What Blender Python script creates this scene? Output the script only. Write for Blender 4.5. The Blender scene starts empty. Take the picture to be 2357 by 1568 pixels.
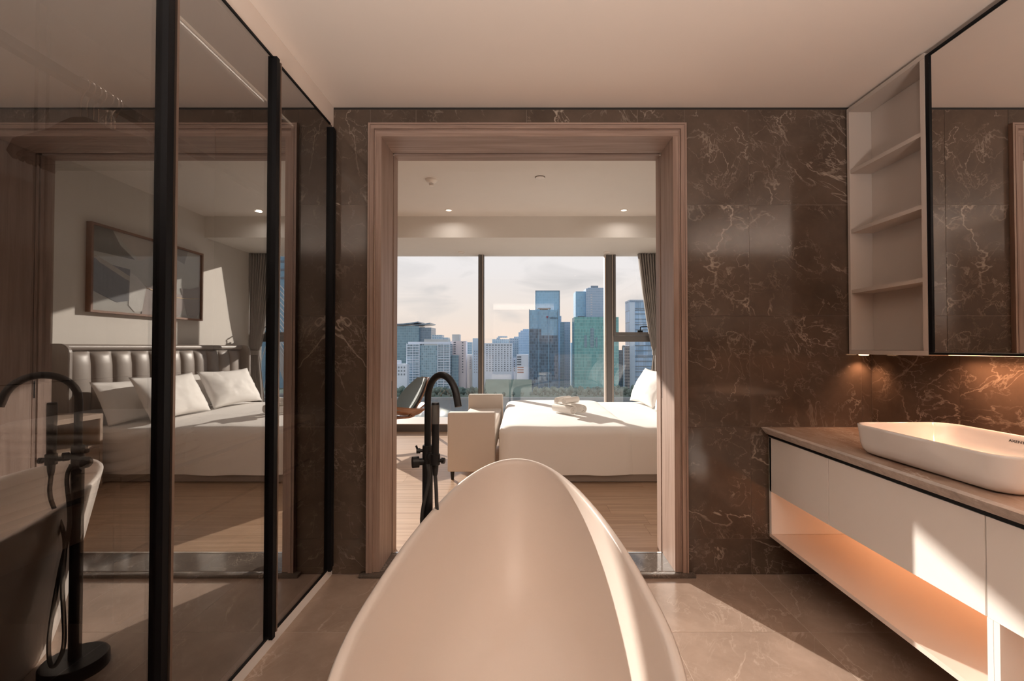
import bpy, bmesh, math, random
from mathutils import Vector, Matrix, noise

random.seed(7)
S = bpy.context.scene
COL = S.collection

# ------------------------------------------------------------------ camera
CAM_H = 1.2114
cd = bpy.data.cameras.new('camera')
cam = bpy.data.objects.new('camera', cd)
COL.objects.link(cam)
cd.sensor_width = 36.0
cd.lens = 1040.0 / 2357.0 * 36.0
cd.shift_x = -24.5 / 2357.0
cd.clip_start = 0.02
cd.clip_end = 5000
cam.location = (0, 0, CAM_H)
cam.rotation_euler = (math.radians(90) + math.atan(16 / 1040.0), 0, 0)
S.camera = cam

# ------------------------------------------------------------------ view
S.view_settings.view_transform = 'Standard'
S.view_settings.look = 'None'
S.view_settings.gamma = 1
S.view_settings.use_curve_mapping = False
S.view_settings.exposure = 0.2
S.cycles.max_bounces = 10
S.cycles.diffuse_bounces = 5
S.cycles.glossy_bounces = 5
S.cycles.transparent_max_bounces = 24
S.cycles.caustics_reflective = False
S.cycles.caustics_refractive = False
S.cycles.sample_clamp_indirect = 6.0

# ------------------------------------------------------------------ world
SKY_STRENGTH = 1.12
w = bpy.data.worlds.new('evening_sky')
S.world = w
w.use_nodes = True
nt = w.node_tree
nt.nodes.clear()
def wn(t, **k):
    n = nt.nodes.new(t)
    for a, b in k.items():
        setattr(n, a, b)
    return n
out = wn('ShaderNodeOutputWorld')
bg = wn('ShaderNodeBackground')
bg.inputs['Strength'].default_value = SKY_STRENGTH
tc = wn('ShaderNodeTexCoord')
sep = wn('ShaderNodeSeparateXYZ')
nt.links.new(tc.outputs['Generated'], sep.inputs[0])
ramp = wn('ShaderNodeValToRGB')
nt.links.new(sep.outputs['Z'], ramp.inputs[0])
el = ramp.color_ramp.elements
el[0].position = 0.0; el[0].color = (0.86, 0.66, 0.54, 1)
el[1].position = 1.0; el[1].color = (0.66, 0.68, 0.74, 1)
e = el.new(0.07); e.color = (0.80, 0.68, 0.60, 1)
e = el.new(0.17); e.color = (0.77, 0.71, 0.69, 1)
e = el.new(0.45); e.color = (0.72, 0.71, 0.73, 1)
mp = wn('ShaderNodeMapping')
mp.inputs['Scale'].default_value = (4.0, 4.0, 13.0)
mp.inputs['Location'].default_value = (0.35, 0.1, 0.55)
nt.links.new(tc.outputs['Generated'], mp.inputs[0])
ns = wn('ShaderNodeTexNoise')
ns.inputs['Scale'].default_value = 1.3
ns.inputs['Detail'].default_value = 5
ns.inputs['Roughness'].default_value = 0.5
ns.inputs['Distortion'].default_value = 0.6
nt.links.new(mp.outputs[0], ns.inputs['Vector'])
cr = wn('ShaderNodeValToRGB')
cr.color_ramp.elements[0].position = 0.49; cr.color_ramp.elements[0].color = (0, 0, 0, 1)
cr.color_ramp.elements[1].position = 0.72; cr.color_ramp.elements[1].color = (1, 1, 1, 1)
nt.links.new(ns.outputs[0], cr.inputs[0])
mx = wn('ShaderNodeMix', data_type='RGBA')
mx.inputs['B'].default_value = (0.52, 0.49, 0.48, 1)
mul = wn('ShaderNodeMath', operation='MULTIPLY')
mul.inputs[1].default_value = 0.75
nt.links.new(cr.outputs[0], mul.inputs[0])
nt.links.new(mul.outputs[0], mx.inputs['Factor'])
nt.links.new(ramp.outputs[0], mx.inputs['A'])
nt.links.new(mx.outputs['Result'], bg.inputs['Color'])
nt.links.new(bg.outputs[0], out.inputs[0])

# ------------------------------------------------------------------ sun
SUN_TAN_AZ = 0.565          # sideways travel per metre of depth
SUN_SLOPE = 0.365           # drop per metre of depth
sd = bpy.data.lights.new('sun', 'SUN')
sd.energy = 8.6
sd.color = (1.0, 0.87, 0.75)
sd.angle = math.radians(0.6)
sun = bpy.data.objects.new('sun', sd)
COL.objects.link(sun)
sun.location = (-6, 12, 9)
sun.rotation_euler = Vector((SUN_TAN_AZ, -1.0, -SUN_SLOPE)).to_track_quat('-Z', 'Y').to_euler()

# ------------------------------------------------------------------ helpers
WPOS = {}

def tag(o, label=None, cat=None, group=None, kind=None):
    if label: o['label'] = label
    if cat: o['category'] = cat
    if group: o['group'] = group
    if kind: o['kind'] = kind
    return o

def set_parent(o, p):
    o.parent = p
    o.matrix_parent_inverse = Matrix.Translation(-WPOS[p])

def thing(name, label, cat, loc, group=None, kind=None):
    o = bpy.data.objects.new(name, None)
    o.empty_display_size = 0.1
    o.location = loc
    COL.objects.link(o)
    WPOS[o] = Vector(loc)
    tag(o, label, cat, group, kind)
    return o

def finish(name, bm, mat, parent=None, smooth=False, angle=None, mats=None):
    bm.normal_update()
    lo = Vector((1e9,) * 3); hi = Vector((-1e9,) * 3)
    for v in bm.verts:
        for i in range(3):
            lo[i] = min(lo[i], v.co[i]); hi[i] = max(hi[i], v.co[i])
    c = (lo + hi) / 2
    for v in bm.verts:
        v.co -= c
    me = bpy.data.meshes.new(name)
    bm.to_mesh(me)
    bm.free()
    for m in (mats or [mat]):
        me.materials.append(m)
    if smooth:
        for p in me.polygons:
            p.use_smooth = True
    o = bpy.data.objects.new(name, me)
    o.location = c
    COL.objects.link(o)
    WPOS[o] = c.copy()
    if smooth and angle:
        try:
            me.set_sharp_from_angle(angle=math.radians(angle))
        except Exception:
            pass
    if parent is not None:
        set_parent(o, parent)
    return o

def clone(o, loc, parent=None, name=None):
    c = o.copy()
    if name: c.name = name
    c.location = loc
    COL.objects.link(c)
    WPOS[c] = Vector(loc)
    c.parent = None
    if parent is not None:
        set_parent(c, parent)
    return c

def add_box(bm, x0, x1, y0, y1, z0, z1):
    v = [bm.verts.new(p) for p in ((x0, y0, z0), (x1, y0, z0), (x1, y1, z0), (x0, y1, z0),
                                   (x0, y0, z1), (x1, y0, z1), (x1, y1, z1), (x0, y1, z1))]
    fs = [(0, 3, 2, 1), (4, 5, 6, 7), (0, 1, 5, 4), (1, 2, 6, 5), (2, 3, 7, 6), (3, 0, 4, 7)]
    return [bm.faces.new([v[i] for i in f]) for f in fs]

def box(name, x0, x1, y0, y1, z0, z1, mat, parent=None, bev=0.0, seg=2, smooth=False):
    bm = bmesh.new()
    add_box(bm, min(x0, x1), max(x0, x1), min(y0, y1), max(y0, y1), min(z0, z1), max(z0, z1))
    if bev > 0:
        bmesh.ops.bevel(bm, geom=list(bm.edges), offset=bev, segments=seg, profile=0.5, affect='EDGES')
    return finish(name, bm, mat, parent, smooth or (bev > 0 and seg > 1), 40)

def struct(o):
    o['kind'] = 'structure'
    return o

def loft(bm, rings, cap0=False, cap1=False, close=True):
    vr = [[bm.verts.new(p) for p in r] for r in rings]
    n = len(vr[0])
    for a, b in zip(vr[:-1], vr[1:]):
        for i in range(n if close else n - 1):
            j = (i + 1) % n
            try:
                bm.faces.new((a[i], a[j], b[j], b[i]))
            except ValueError:
                pass
    if cap0: bm.faces.new(list(reversed(vr[0])))
    if cap1: bm.faces.new(vr[-1])
    return vr

def rrect(x0, x1, y0, y1, r, n=6):
    r = max(1e-4, min(r, (x1 - x0) / 2 - 1e-4, (y1 - y0) / 2 - 1e-4))
    pts = []
    for cx, cy, a0 in ((x1 - r, y1 - r, 0), (x0 + r, y1 - r, 90), (x0 + r, y0 + r, 180), (x1 - r, y0 + r, 270)):
        for k in range(n + 1):
            a = math.radians(a0 + 90 * k / n)
            pts.append((cx + r * math.cos(a), cy + r * math.sin(a)))
    return pts

def densify(pts, step):
    res = []
    for i, p in enumerate(pts):
        q = pts[(i + 1) % len(pts)]
        d = math.hypot(q[0] - p[0], q[1] - p[1])
        m = max(1, int(d / step))
        for k in range(m):
            t = k / m
            res.append((p[0] + (q[0] - p[0]) * t, p[1] + (q[1] - p[1]) * t))
    return res

def tube(bm, pts, r, n=12, caps=True):
    pts = [Vector(p) for p in pts]
    rs = r if isinstance(r, (list, tuple)) else [r] * len(pts)
    rings = []
    t0 = (pts[1] - pts[0]).normalized()
    up = Vector((0, 0, 1)) if abs(t0.z) < 0.9 else Vector((1, 0, 0))
    u = (up - t0 * up.dot(t0)).normalized()
    for i, p in enumerate(pts):
        a = pts[max(0, i - 1)]; b = pts[min(len(pts) - 1, i + 1)]
        t = (b - a).normalized()
        u = (u - t * u.dot(t)).normalized()
        v = t.cross(u)
        rings.append([p + (u * math.cos(2 * math.pi * k / n) + v * math.sin(2 * math.pi * k / n)) * rs[i] for k in range(n)])
    loft(bm, rings, caps, caps)

def spline(ctrl, per=8):
    P = [Vector(p) for p in ctrl]
    P = [P[0] * 2 - P[1]] + P + [P[-1] * 2 - P[-2]]
    res = []
    for i in range(1, len(P) - 2):
        for k in range(per):
            t = k / per
            a, b, c, d = P[i - 1], P[i], P[i + 1], P[i + 2]
            res.append(0.5 * ((2 * b) + (c - a) * t + (2 * a - 5 * b + 4 * c - d) * t * t + (3 * b - a - 3 * c + d) * t ** 3))
    res.append(P[-2])
    return res

def lathe(bm, prof, c, n=32, axis='z', cap=True):
    rings = []
    for r, h in prof:
        ring = []
        for k in range(n):
            a = 2 * math.pi * k / n
            x, y = r * math.cos(a), r * math.sin(a)
            if axis == 'z': ring.append((c[0] + x, c[1] + y, c[2] + h))
            elif axis == 'x': ring.append((c[0] + h, c[1] + x, c[2] + y))
            else: ring.append((c[0] + x, c[1] + h, c[2] + y))
        rings.append(ring)
    loft(bm, rings, cap, cap)
    bmesh.ops.recalc_face_normals(bm, faces=bm.faces)

def thicken(bm, th_):
    """give an open surface a second skin th_ below its normals and close the rim"""
    bm.normal_update()
    faces = list(bm.faces); bnd = [e for e in bm.edges if e.is_boundary]
    low = {v: bm.verts.new(v.co - v.normal * th_) for v in list(bm.verts)}
    for f in faces:
        bm.faces.new([low[v] for v in reversed(f.verts)])
    for e in bnd:
        a, b = e.verts
        bm.faces.new((a, b, low[b], low[a]))
    bmesh.ops.recalc_face_normals(bm, faces=bm.faces)

# ------------------------------------------------------------------ materials
def new_mat(name):
    m = bpy.data.materials.new(name)
    m.use_nodes = True
    t = m.node_tree
    t.nodes.clear()
    o = t.nodes.new('ShaderNodeOutputMaterial')
    return m, t, o

def N(t, typ, **k):
    n = t.nodes.new(typ)
    for a, b in k.items():
        setattr(n, a, b)
    return n

def plain(name, col, rough=0.5, metal=0.0, spec=0.5, coat=0.0, var=0.0, vscale=6.0, bump=0.0, bscale=200.0, emit=None, estr=0.0, sheen=0.0):
    m, t, o = new_mat(name)
    b = N(t, 'ShaderNodeBsdfPrincipled')
    b.inputs['Roughness'].default_value = rough
    b.inputs['Metallic'].default_value = metal
    b.inputs['Specular IOR Level'].default_value = spec
    b.inputs['Coat Weight'].default_value = coat
    b.inputs['Coat Roughness'].default_value = 0.03
    b.inputs['Sheen Weight'].default_value = sheen
    b.inputs['Base Color'].default_value = (*col, 1)
    if emit:
        b.inputs['Emission Color'].default_value = (*emit, 1)
        b.inputs['Emission Strength'].default_value = estr
    tcn = N(t, 'ShaderNodeTexCoord')
    if var > 0:
        n = N(t, 'ShaderNodeTexNoise')
        n.inputs['Scale'].default_value = vscale
        n.inputs['Detail'].default_value = 4
        t.links.new(tcn.outputs['Object'], n.inputs['Vector'])
        mxn = N(t, 'ShaderNodeMix', data_type='RGBA')
        mxn.inputs['A'].default_value = (*[c * (1 - var) for c in col], 1)
        mxn.inputs['B'].default_value = (*[min(1, c * (1 + var)) for c in col], 1)
        t.links.new(n.outputs[0], mxn.inputs['Factor'])
        t.links.new(mxn.outputs['Result'], b.inputs['Base Color'])
    if bump > 0:
        n2 = N(t, 'ShaderNodeTexNoise')
        n2.inputs['Scale'].default_value = bscale
        n2.inputs['Detail'].default_value = 3
        t.links.new(tcn.outputs['Object'], n2.inputs['Vector'])
        bp = N(t, 'ShaderNodeBump')
        bp.inputs['Strength'].default_value = bump
        bp.inputs['Distance'].default_value = 0.002
        t.links.new(n2.outputs[0], bp.inputs['Height'])
        t.links.new(bp.outputs[0], b.inputs['Normal'])
    t.links.new(b.outputs[0], o.inputs[0])
    return m

def marble(name, dark, light, vein, rough=0.12, scale=1.0, vein_amt=1.0, stretch=(1, 1, 1), spec=0.5):
    m, t, o = new_mat(name)
    L = t.links.new
    b = N(t, 'ShaderNodeBsdfPrincipled')
    b.inputs['Roughness'].default_value = rough
    b.inputs['Specular IOR Level'].default_value = spec
    tcn = N(t, 'ShaderNodeTexCoord')
    inf = N(t, 'ShaderNodeObjectInfo')
    mulr = N(t, 'ShaderNodeVectorMath', operation='SCALE')
    comb = N(t, 'ShaderNodeCombineXYZ')
    L(inf.outputs['Random'], comb.inputs[0])
    sc = N(t, 'ShaderNodeMath', operation='MULTIPLY'); sc.inputs[1].default_value = 7.3
    L(inf.outputs['Random'], sc.inputs[0]); L(sc.outputs[0], comb.inputs[1])
    L(comb.outputs[0], mulr.inputs[0]); mulr.inputs['Scale'].default_value = 31.0
    mpn = N(t, 'ShaderNodeMapping')
    mpn.inputs['Scale'].default_value = stretch
    mpn.inputs['Rotation'].default_value = (0.5, 0.35, 0.6)
    L(tcn.outputs['Object'], mpn.inputs[0])
    add = N(t, 'ShaderNodeVectorMath', operation='ADD')
    L(mpn.outputs[0], add.inputs[0]); L(mulr.outputs[0], add.inputs[1])
    n1 = N(t, 'ShaderNodeTexNoise'); n1.inputs['Scale'].default_value = 3.0 * scale; n1.inputs['Detail'].default_value = 8; n1.inputs['Roughness'].default_value = 0.65
    L(add.outputs[0], n1.inputs['Vector'])
    base = N(t, 'ShaderNodeMix', data_type='RGBA')
    base.inputs['A'].default_value = (*dark, 1); base.inputs['B'].default_value = (*light, 1)
    cr0 = N(t, 'ShaderNodeMapRange'); cr0.inputs['From Min'].default_value = 0.3; cr0.inputs['From Max'].default_value = 0.72
    L(n1.outputs[0], cr0.inputs[0]); L(cr0.outputs[0], base.inputs['Factor'])
    last = base.outputs['Result']
    for (vs, wd, dist, m0, m1, amt, mscale, rot) in ((1.5, 0.0060, 0.35, 0.50, 0.66, 0.8, 2.3, 0.0), (2.8, 0.0070, 0.5, 0.50, 0.70, 0.65, 3.1, 0.9), (5.5, 0.010, 0.6, 0.46, 0.70, 0.60, 3.6, 2.0), (12.0, 0.018, 0.6, 0.44, 0.72, 0.36, 5.0, 2.9)):
        rt = N(t, 'ShaderNodeMapping'); rt.inputs['Rotation'].default_value = (rot, rot * 0.7, rot * 1.3); rt.inputs['Scale'].default_value = (1.0, 0.42, 0.8)
        rt.inputs['Location'].default_value = (vs * 1.3, 2.1, rot)
        L(add.outputs[0], rt.inputs[0])
        nd = N(t, 'ShaderNodeTexNoise'); nd.inputs['Scale'].default_value = vs * scale; nd.inputs['Detail'].default_value = 6; nd.inputs['Roughness'].default_value = 0.55; nd.inputs['Distortion'].default_value = dist
        L(rt.outputs[0], nd.inputs['Vector'])
        sb = N(t, 'ShaderNodeMath', operation='SUBTRACT'); sb.inputs[1].default_value = 0.5; L(nd.outputs[0], sb.inputs[0])
        ab = N(t, 'ShaderNodeMath', operation='ABSOLUTE'); L(sb.outputs[0], ab.inputs[0])
        mr = N(t, 'ShaderNodeMapRange'); mr.inputs['From Min'].default_value = 0.0; mr.inputs['From Max'].default_value = wd
        mr.inputs['To Min'].default_value = 1.0; mr.inputs['To Max'].default_value = 0.0
        L(ab.outputs[0], mr.inputs[0])
        mk = N(t, 'ShaderNodeTexNoise'); mk.inputs['Scale'].default_value = mscale * scale; mk.inputs['Detail'].default_value = 3
        ofs = N(t, 'ShaderNodeVectorMath', operation='ADD'); ofs.inputs[1].default_value = (vs, 3.1, 1.7)
        L(add.outputs[0], ofs.inputs[0]); L(ofs.outputs[0], mk.inputs['Vector'])
        mm = N(t, 'ShaderNodeMapRange'); mm.inputs['From Min'].default_value = m0; mm.inputs['From Max'].default_value = m1
        mm.inputs['To Max'].default_value = amt * vein_amt
        L(mk.outputs[0], mm.inputs[0])
        fm = N(t, 'ShaderNodeMath', operation='MULTIPLY')
        L(mr.outputs[0], fm.inputs[0]); L(mm.outputs[0], fm.inputs[1])
        mixv = N(t, 'ShaderNodeMix', data_type='RGBA'); mixv.inputs['B'].default_value = (*vein, 1)
        L(fm.outputs[0], mixv.inputs['Factor']); L(last, mixv.inputs['A'])
        last = mixv.outputs['Result']
    L(last, b.inputs['Base Color'])
    L(b.outputs[0], o.inputs[0])
    return m

def wood(name, dark, light, axis='z', rough=0.45, scale=1.0, spec=0.4, rnd=True, contrast=1.0):
    m, t, o = new_mat(name)
    L = t.links.new
    b = N(t, 'ShaderNodeBsdfPrincipled')
    b.inputs['Roughness'].default_value = rough
    b.inputs['Specular IOR Level'].default_value = spec
    tcn = N(t, 'ShaderNodeTexCoord')
    inf = N(t, 'ShaderNodeObjectInfo')
    sc = N(t, 'ShaderNodeMath', operation='MULTIPLY'); sc.inputs[1].default_value = 37.0 if rnd else 0.0
    L(inf.outputs['Random'], sc.inputs[0])
    comb = N(t, 'ShaderNodeCombineXYZ')
    for i in range(3): L(sc.outputs[0], comb.inputs[i])
    add = N(t, 'ShaderNodeVectorMath', operation='ADD')
    L(tcn.outputs['Object'], add.inputs[0]); L(comb.outputs[0], add.inputs[1])
    mpn = N(t, 'ShaderNodeMapping')
    s = [26 * scale] * 3
    s['xyz'.index(axis)] = 1.1 * scale
    mpn.inputs['Scale'].default_value = s
    L(add.outputs[0], mpn.inputs[0])
    n = N(t, 'ShaderNodeTexNoise'); n.inputs['Scale'].default_value = 1.6; n.inputs['Detail'].default_value = 7; n.inputs['Distortion'].default_value = 0.5; n.inputs['Roughness'].default_value = 0.65
    L(mpn.outputs[0], n.inputs['Vector'])
    mr = N(t, 'ShaderNodeMapRange'); mr.inputs['From Min'].default_value = 0.5 - 0.2 / contrast; mr.inputs['From Max'].default_value = 0.5 + 0.2 / contrast
    L(n.outputs[0], mr.inputs[0])
    mixn = N(t, 'ShaderNodeMix', data_type='RGBA')
    mixn.inputs['A'].default_value = (*dark, 1); mixn.inputs['B'].default_value = (*light, 1)
    L(mr.outputs[0], mixn.inputs['Factor'])
    L(mixn.outputs['Result'], b.inputs['Base Color'])
    bp = N(t, 'ShaderNodeBump'); bp.inputs['Strength'].default_value = 0.12; bp.inputs['Distance'].default_value = 0.002
    L(n.outputs[0], bp.inputs['Height']); L(bp.outputs[0], b.inputs['Normal'])
    L(b.outputs[0], o.inputs[0])
    return m

def pane_mat(name, tint, f0, rough=0.0, gcol=(1, 1, 1), power=5.0):
    """thin glass: clear or tinted see-through with a mirror reflection that grows towards grazing"""
    m, t, o = new_mat(name)
    L = t.links.new
    tr = N(t, 'ShaderNodeBsdfTransparent'); tr.inputs[0].default_value = (*tint, 1)
    gl = N(t, 'ShaderNodeBsdfGlossy'); gl.inputs['Roughness'].default_value = rough; gl.inputs[0].default_value = (*gcol, 1)
    lw = N(t, 'ShaderNodeLayerWeight'); lw.inputs['Blend'].default_value = 0.5
    pw = N(t, 'ShaderNodeMath', operation='POWER'); pw.inputs[1].default_value = power
    L(lw.outputs['Facing'], pw.inputs[0])
    ml = N(t, 'ShaderNodeMath', operation='MULTIPLY_ADD'); ml.inputs[1].default_value = 1 - f0; ml.inputs[2].default_value = f0
    L(pw.outputs[0], ml.inputs[0])
    mxs = N(t, 'ShaderNodeMixShader')
    L(ml.outputs[0], mxs.inputs[0]); L(tr.outputs[0], mxs.inputs[1]); L(gl.outputs[0], mxs.inputs[2])
    L(mxs.outputs[0], o.inputs[0])
    return m

def facade(name, glass, frame, sx, sz, wx=0.12, wz=0.12, rough=0.25, var=0.25):
    """curtain wall: pane colours vary cell by cell, thin frame lines between"""
    m, t, o = new_mat(name)
    L = t.links.new
    b = N(t, 'ShaderNodeBsdfPrincipled'); b.inputs['Roughness'].default_value = rough
    tcn = N(t, 'ShaderNodeTexCoord')
    sp = N(t, 'ShaderNodeSeparateXYZ'); L(tcn.outputs['Object'], sp.inputs[0])
    facs = []
    cells = []
    addxy = N(t, 'ShaderNodeMath', operation='ADD'); L(sp.outputs[0], addxy.inputs[0]); L(sp.outputs[1], addxy.inputs[1])
    for src, size, wd in ((addxy.outputs[0], sx, wx), (sp.outputs[2], sz, wz)):
        d = N(t, 'ShaderNodeMath', operation='DIVIDE'); d.inputs[1].default_value = size; L(src, d.inputs[0])
        fr = N(t, 'ShaderNodeMath', operation='FRACT'); L(d.outputs[0], fr.inputs[0])
        lt = N(t, 'ShaderNodeMath', operation='LESS_THAN'); lt.inputs[1].default_value = wd; L(fr.outputs[0], lt.inputs[0])
        fl = N(t, 'ShaderNodeMath', operation='FLOOR'); L(d.outputs[0], fl.inputs[0])
        facs.append(lt.outputs[0]); cells.append(fl.outputs[0])
    mxm = N(t, 'ShaderNodeMath', operation='MAXIMUM'); L(facs[0], mxm.inputs[0]); L(facs[1], mxm.inputs[1])
    cmb = N(t, 'ShaderNodeCombineXYZ'); L(cells[0], cmb.inputs[0]); L(cells[1], cmb.inputs[2])
    wnz = N(t, 'ShaderNodeTexWhiteNoise'); L(cmb.outputs[0], wnz.inputs['Vector'])
    nz = N(t, 'ShaderNodeTexNoise'); nz.inputs['Scale'].default_value = 0.06; nz.inputs['Detail'].default_value = 4
    L(tcn.outputs['Object'], nz.inputs['Vector'])
    avg = N(t, 'ShaderNodeMath', operation='ADD'); L(wnz.outputs[0], avg.inputs[0]); L(nz.outputs[0], avg.inputs[1])
    hf = N(t, 'ShaderNodeMath', operation='MULTIPLY'); hf.inputs[1].default_value = 0.5; L(avg.outputs[0], hf.inputs[0])
    g = N(t, 'ShaderNodeMix', data_type='RGBA')
    g.inputs['A'].default_value = (*[c * (1 - var) for c in glass], 1); g.inputs['B'].default_value = (*[min(1, c * (1 + var)) for c in glass], 1)
    L(hf.outputs[0], g.inputs['Factor'])
    fmix = N(t, 'ShaderNodeMix', data_type='RGBA'); fmix.inputs['B'].default_value = (*frame, 1)
    L(mxm.outputs[0], fmix.inputs['Factor']); L(g.outputs['Result'], fmix.inputs['A'])
    L(fmix.outputs['Result'], b.inputs['Base Color'])
    L(b.outputs[0], o.inputs[0])
    return m

M = {}
M['wall_marble'] = marble('wall_marble', (0.074, 0.052, 0.039), (0.135, 0.096, 0.073), (0.54, 0.44, 0.36), rough=0.10)
M['floor_marble'] = marble('floor_marble', (0.31, 0.225, 0.175), (0.48, 0.36, 0.29), (0.72, 0.58, 0.48), rough=0.22, vein_amt=0.8)
M['threshold_marble'] = marble('threshold_marble', (0.09, 0.072, 0.06), (0.17, 0.14, 0.12), (0.5, 0.43, 0.37), rough=0.10, scale=1.6)
M['counter_marble'] = marble('counter_marble', (0.30, 0.19, 0.135), (0.58, 0.46, 0.38), (0.80, 0.72, 0.65), rough=0.25, scale=3.0, stretch=(1.0, 0.35, 1.0))
M['counter_edge'] = marble('counter_edge', (0.36, 0.31, 0.28), (0.62, 0.56, 0.52), (0.80, 0.74, 0.70), rough=0.6, scale=9.0)
M['grout'] = plain('grout', (0.30, 0.23, 0.185), 0.8)
M['grout_light'] = plain('grout_light', (0.62, 0.52, 0.44), 0.8)
M['closet_dark'] = plain('closet_dark', (0.05, 0.042, 0.037), 0.5)
M['plaster'] = plain('plaster', (0.80, 0.745, 0.695), 0.85, var=0.02)
M['ceiling_paint'] = plain('ceiling_paint', (0.84, 0.735, 0.655), 0.9, var=0.015)
M['bed_wall'] = plain('bed_wall', (0.76, 0.72, 0.67), 0.8, var=0.02)
M['oak'] = wood('oak', (0.24, 0.155, 0.12), (0.42, 0.30, 0.245), 'z', 0.5)
M['oak_x'] = wood('oak_x', (0.24, 0.155, 0.12), (0.42, 0.30, 0.245), 'x', 0.5)
M['plank'] = wood('plank', (0.36, 0.23, 0.145), (0.56, 0.39, 0.27), 'x', 0.30, scale=0.7, contrast=1.1)
M['walnut'] = wood('walnut', (0.19, 0.085, 0.045), (0.38, 0.19, 0.105), 'x', 0.3)
M['frame_wood'] = wood('frame_wood', (0.17, 0.08, 0.05), (0.30, 0.15, 0.09), 'y', 0.4)
M['closet_wood'] = wood('closet_wood', (0.32, 0.23, 0.17), (0.46, 0.34, 0.26), 'y', 0.5)
M['closet_linen'] = wood('closet_linen', (0.34, 0.31, 0.29), (0.46, 0.42, 0.40), 'z', 0.7, scale=4.0)
M['lacquer'] = plain('lacquer', (0.85, 0.815, 0.785), 0.35, var=0.015)
M['niche'] = plain('niche', (0.76, 0.64, 0.56), 0.4)
M['greige'] = plain('greige', (0.52, 0.45, 0.40), 0.55, var=0.03)
M['black_metal'] = plain('black_metal', (0.008, 0.008, 0.009), 0.40, metal=0.0, spec=0.12)
M['strip_glow'] = plain('strip_glow', (1, 0.85, 0.7), 0.5, emit=(1.0, 0.80, 0.62), estr=0.8)
M['matt_black'] = plain('matt_black', (0.012, 0.012, 0.013), 0.40, spec=0.35)
M['rubber'] = plain('rubber', (0.03, 0.03, 0.03), 0.6)
M['bronze'] = plain('bronze', (0.30, 0.22, 0.18), 0.35, metal=0.7)
M['alu'] = plain('alu', (0.15, 0.14, 0.135), 0.45, metal=0.2)
M['alu_light'] = plain('alu_light', (0.55, 0.48, 0.43), 0.4, metal=0.4)
M['steel'] = plain('steel', (0.75, 0.72, 0.68), 0.2, metal=1.0)
M['acrylic'] = plain('acrylic', (0.80, 0.71, 0.645), 0.30, spec=0.45, coat=0.06)
M['ceramic'] = plain('ceramic', (0.84, 0.81, 0.79), 0.06, coat=0.6)
M['linen_white'] = plain('linen_white', (0.86, 0.83, 0.80), 0.8, bump=0.15, bscale=60, sheen=0.1)
M['towel'] = plain('towel', (0.86, 0.83, 0.79), 0.95, bump=0.8, bscale=260, sheen=0.3)
M['bench_fabric'] = plain('bench_fabric', (0.68, 0.60, 0.53), 0.85, bump=0.25, bscale=350, var=0.03)
M['grey_fabric'] = plain('grey_fabric', (0.36, 0.31, 0.28), 0.85, bump=0.25, bscale=350)
M['leather'] = plain('leather', (0.30, 0.255, 0.225), 0.42, bump=0.1, bscale=300, var=0.04)
M['chair_pad'] = plain('chair_pad', (0.22, 0.26, 0.265), 0.75, spec=0.25, bump=0.1, bscale=250)
M['curtain'] = plain('curtain', (0.30, 0.27, 0.25), 0.9, bump=0.2, bscale=400, var=0.05)
M['dark_slot'] = plain('dark_slot', (0.09, 0.06, 0.05), 0.6)
M['dark_gap'] = plain('dark_gap', (0.02, 0.016, 0.014), 0.6)
M['mirror'] = plain('mirror', (0.93, 0.91, 0.89), 0.0, metal=1.0)
M['lamp_white'] = plain('lamp_white', (0.85, 0.78, 0.72), 0.4)
M['lamp_glow'] = plain('lamp_glow', (1, 0.9, 0.8), 0.5, emit=(1.0, 0.86, 0.70), estr=3.0)
M['warm_glow'] = plain('warm_glow', (1, 0.8, 0.6), 0.5, emit=(1.0, 0.56, 0.30), estr=4.0)
M['closet_glass'] = pane_mat('closet_glass', (0.60, 0.58, 0.56), 0.19, gcol=(1.0, 0.99, 0.98), power=2.0)
M['window_glass'] = pane_mat('window_glass', (0.955, 0.975, 0.985), 0.035)
M['picture_glass'] = pane_mat('picture_glass', (1, 1, 1), 0.05)
M['ink'] = plain('ink', (0.03, 0.028, 0.028), 0.4)

# ------------------------------------------------------------------ lamps
def area_lamp(name, loc, r, watts, color, parent=None, rot=(0, 0, 0), sx=None, sy=None, spread=180):
    l = bpy.data.lights.new(name, 'AREA')
    if sx:
        l.shape = 'RECTANGLE'; l.size = sx; l.size_y = sy
    else:
        l.shape = 'DISK'; l.size = 2 * r
    l.energy = watts
    l.color = color
    l.spread = math.radians(spread)
    o = bpy.data.objects.new(name, l)
    o.location = loc
    o.rotation_euler = rot
    COL.objects.link(o)
    if parent is not None:
        set_parent(o, parent)
    return o

def point_lamp(name, loc, r, watts, color, parent=None):
    l = bpy.data.lights.new(name, 'POINT')
    l.energy = watts; l.color = color; l.shadow_soft_size = r
    o = bpy.data.objects.new(name, l)
    o.location = loc
    COL.objects.link(o)
    if parent is not None:
        set_parent(o, parent)
    return o

WARM = (1.0, 0.74, 0.52)
SOFT = (1.0, 0.92, 0.85)

def downlight(x, y, z, watts, color, label, r=0.042, group=None, lit=True):
    t = thing('downlight', label, 'light', (x, y, z), group)
    bm = bmesh.new()
    lathe(bm, [(r * 1.28, 0.0), (r * 1.28, -0.006), (r * 0.98, -0.008), (r * 0.9, 0.0)], (x, y, z), 28, cap=False)
    finish('trim_ring', bm, M['lamp_white'], t, True, 40)
    bm = bmesh.new()
    lathe(bm, [(r * 0.95, -0.001), (r * 0.95, -0.004), (r * 0.5, -0.0045)], (x, y, z), 28)
    finish('lens', bm, M['lamp_glow'] if lit else M['lamp_white'], t)
    if watts:
        area_lamp('lamp', (x, y, z - 0.02), r, watts, color, t, spread=160)
    return t

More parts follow.
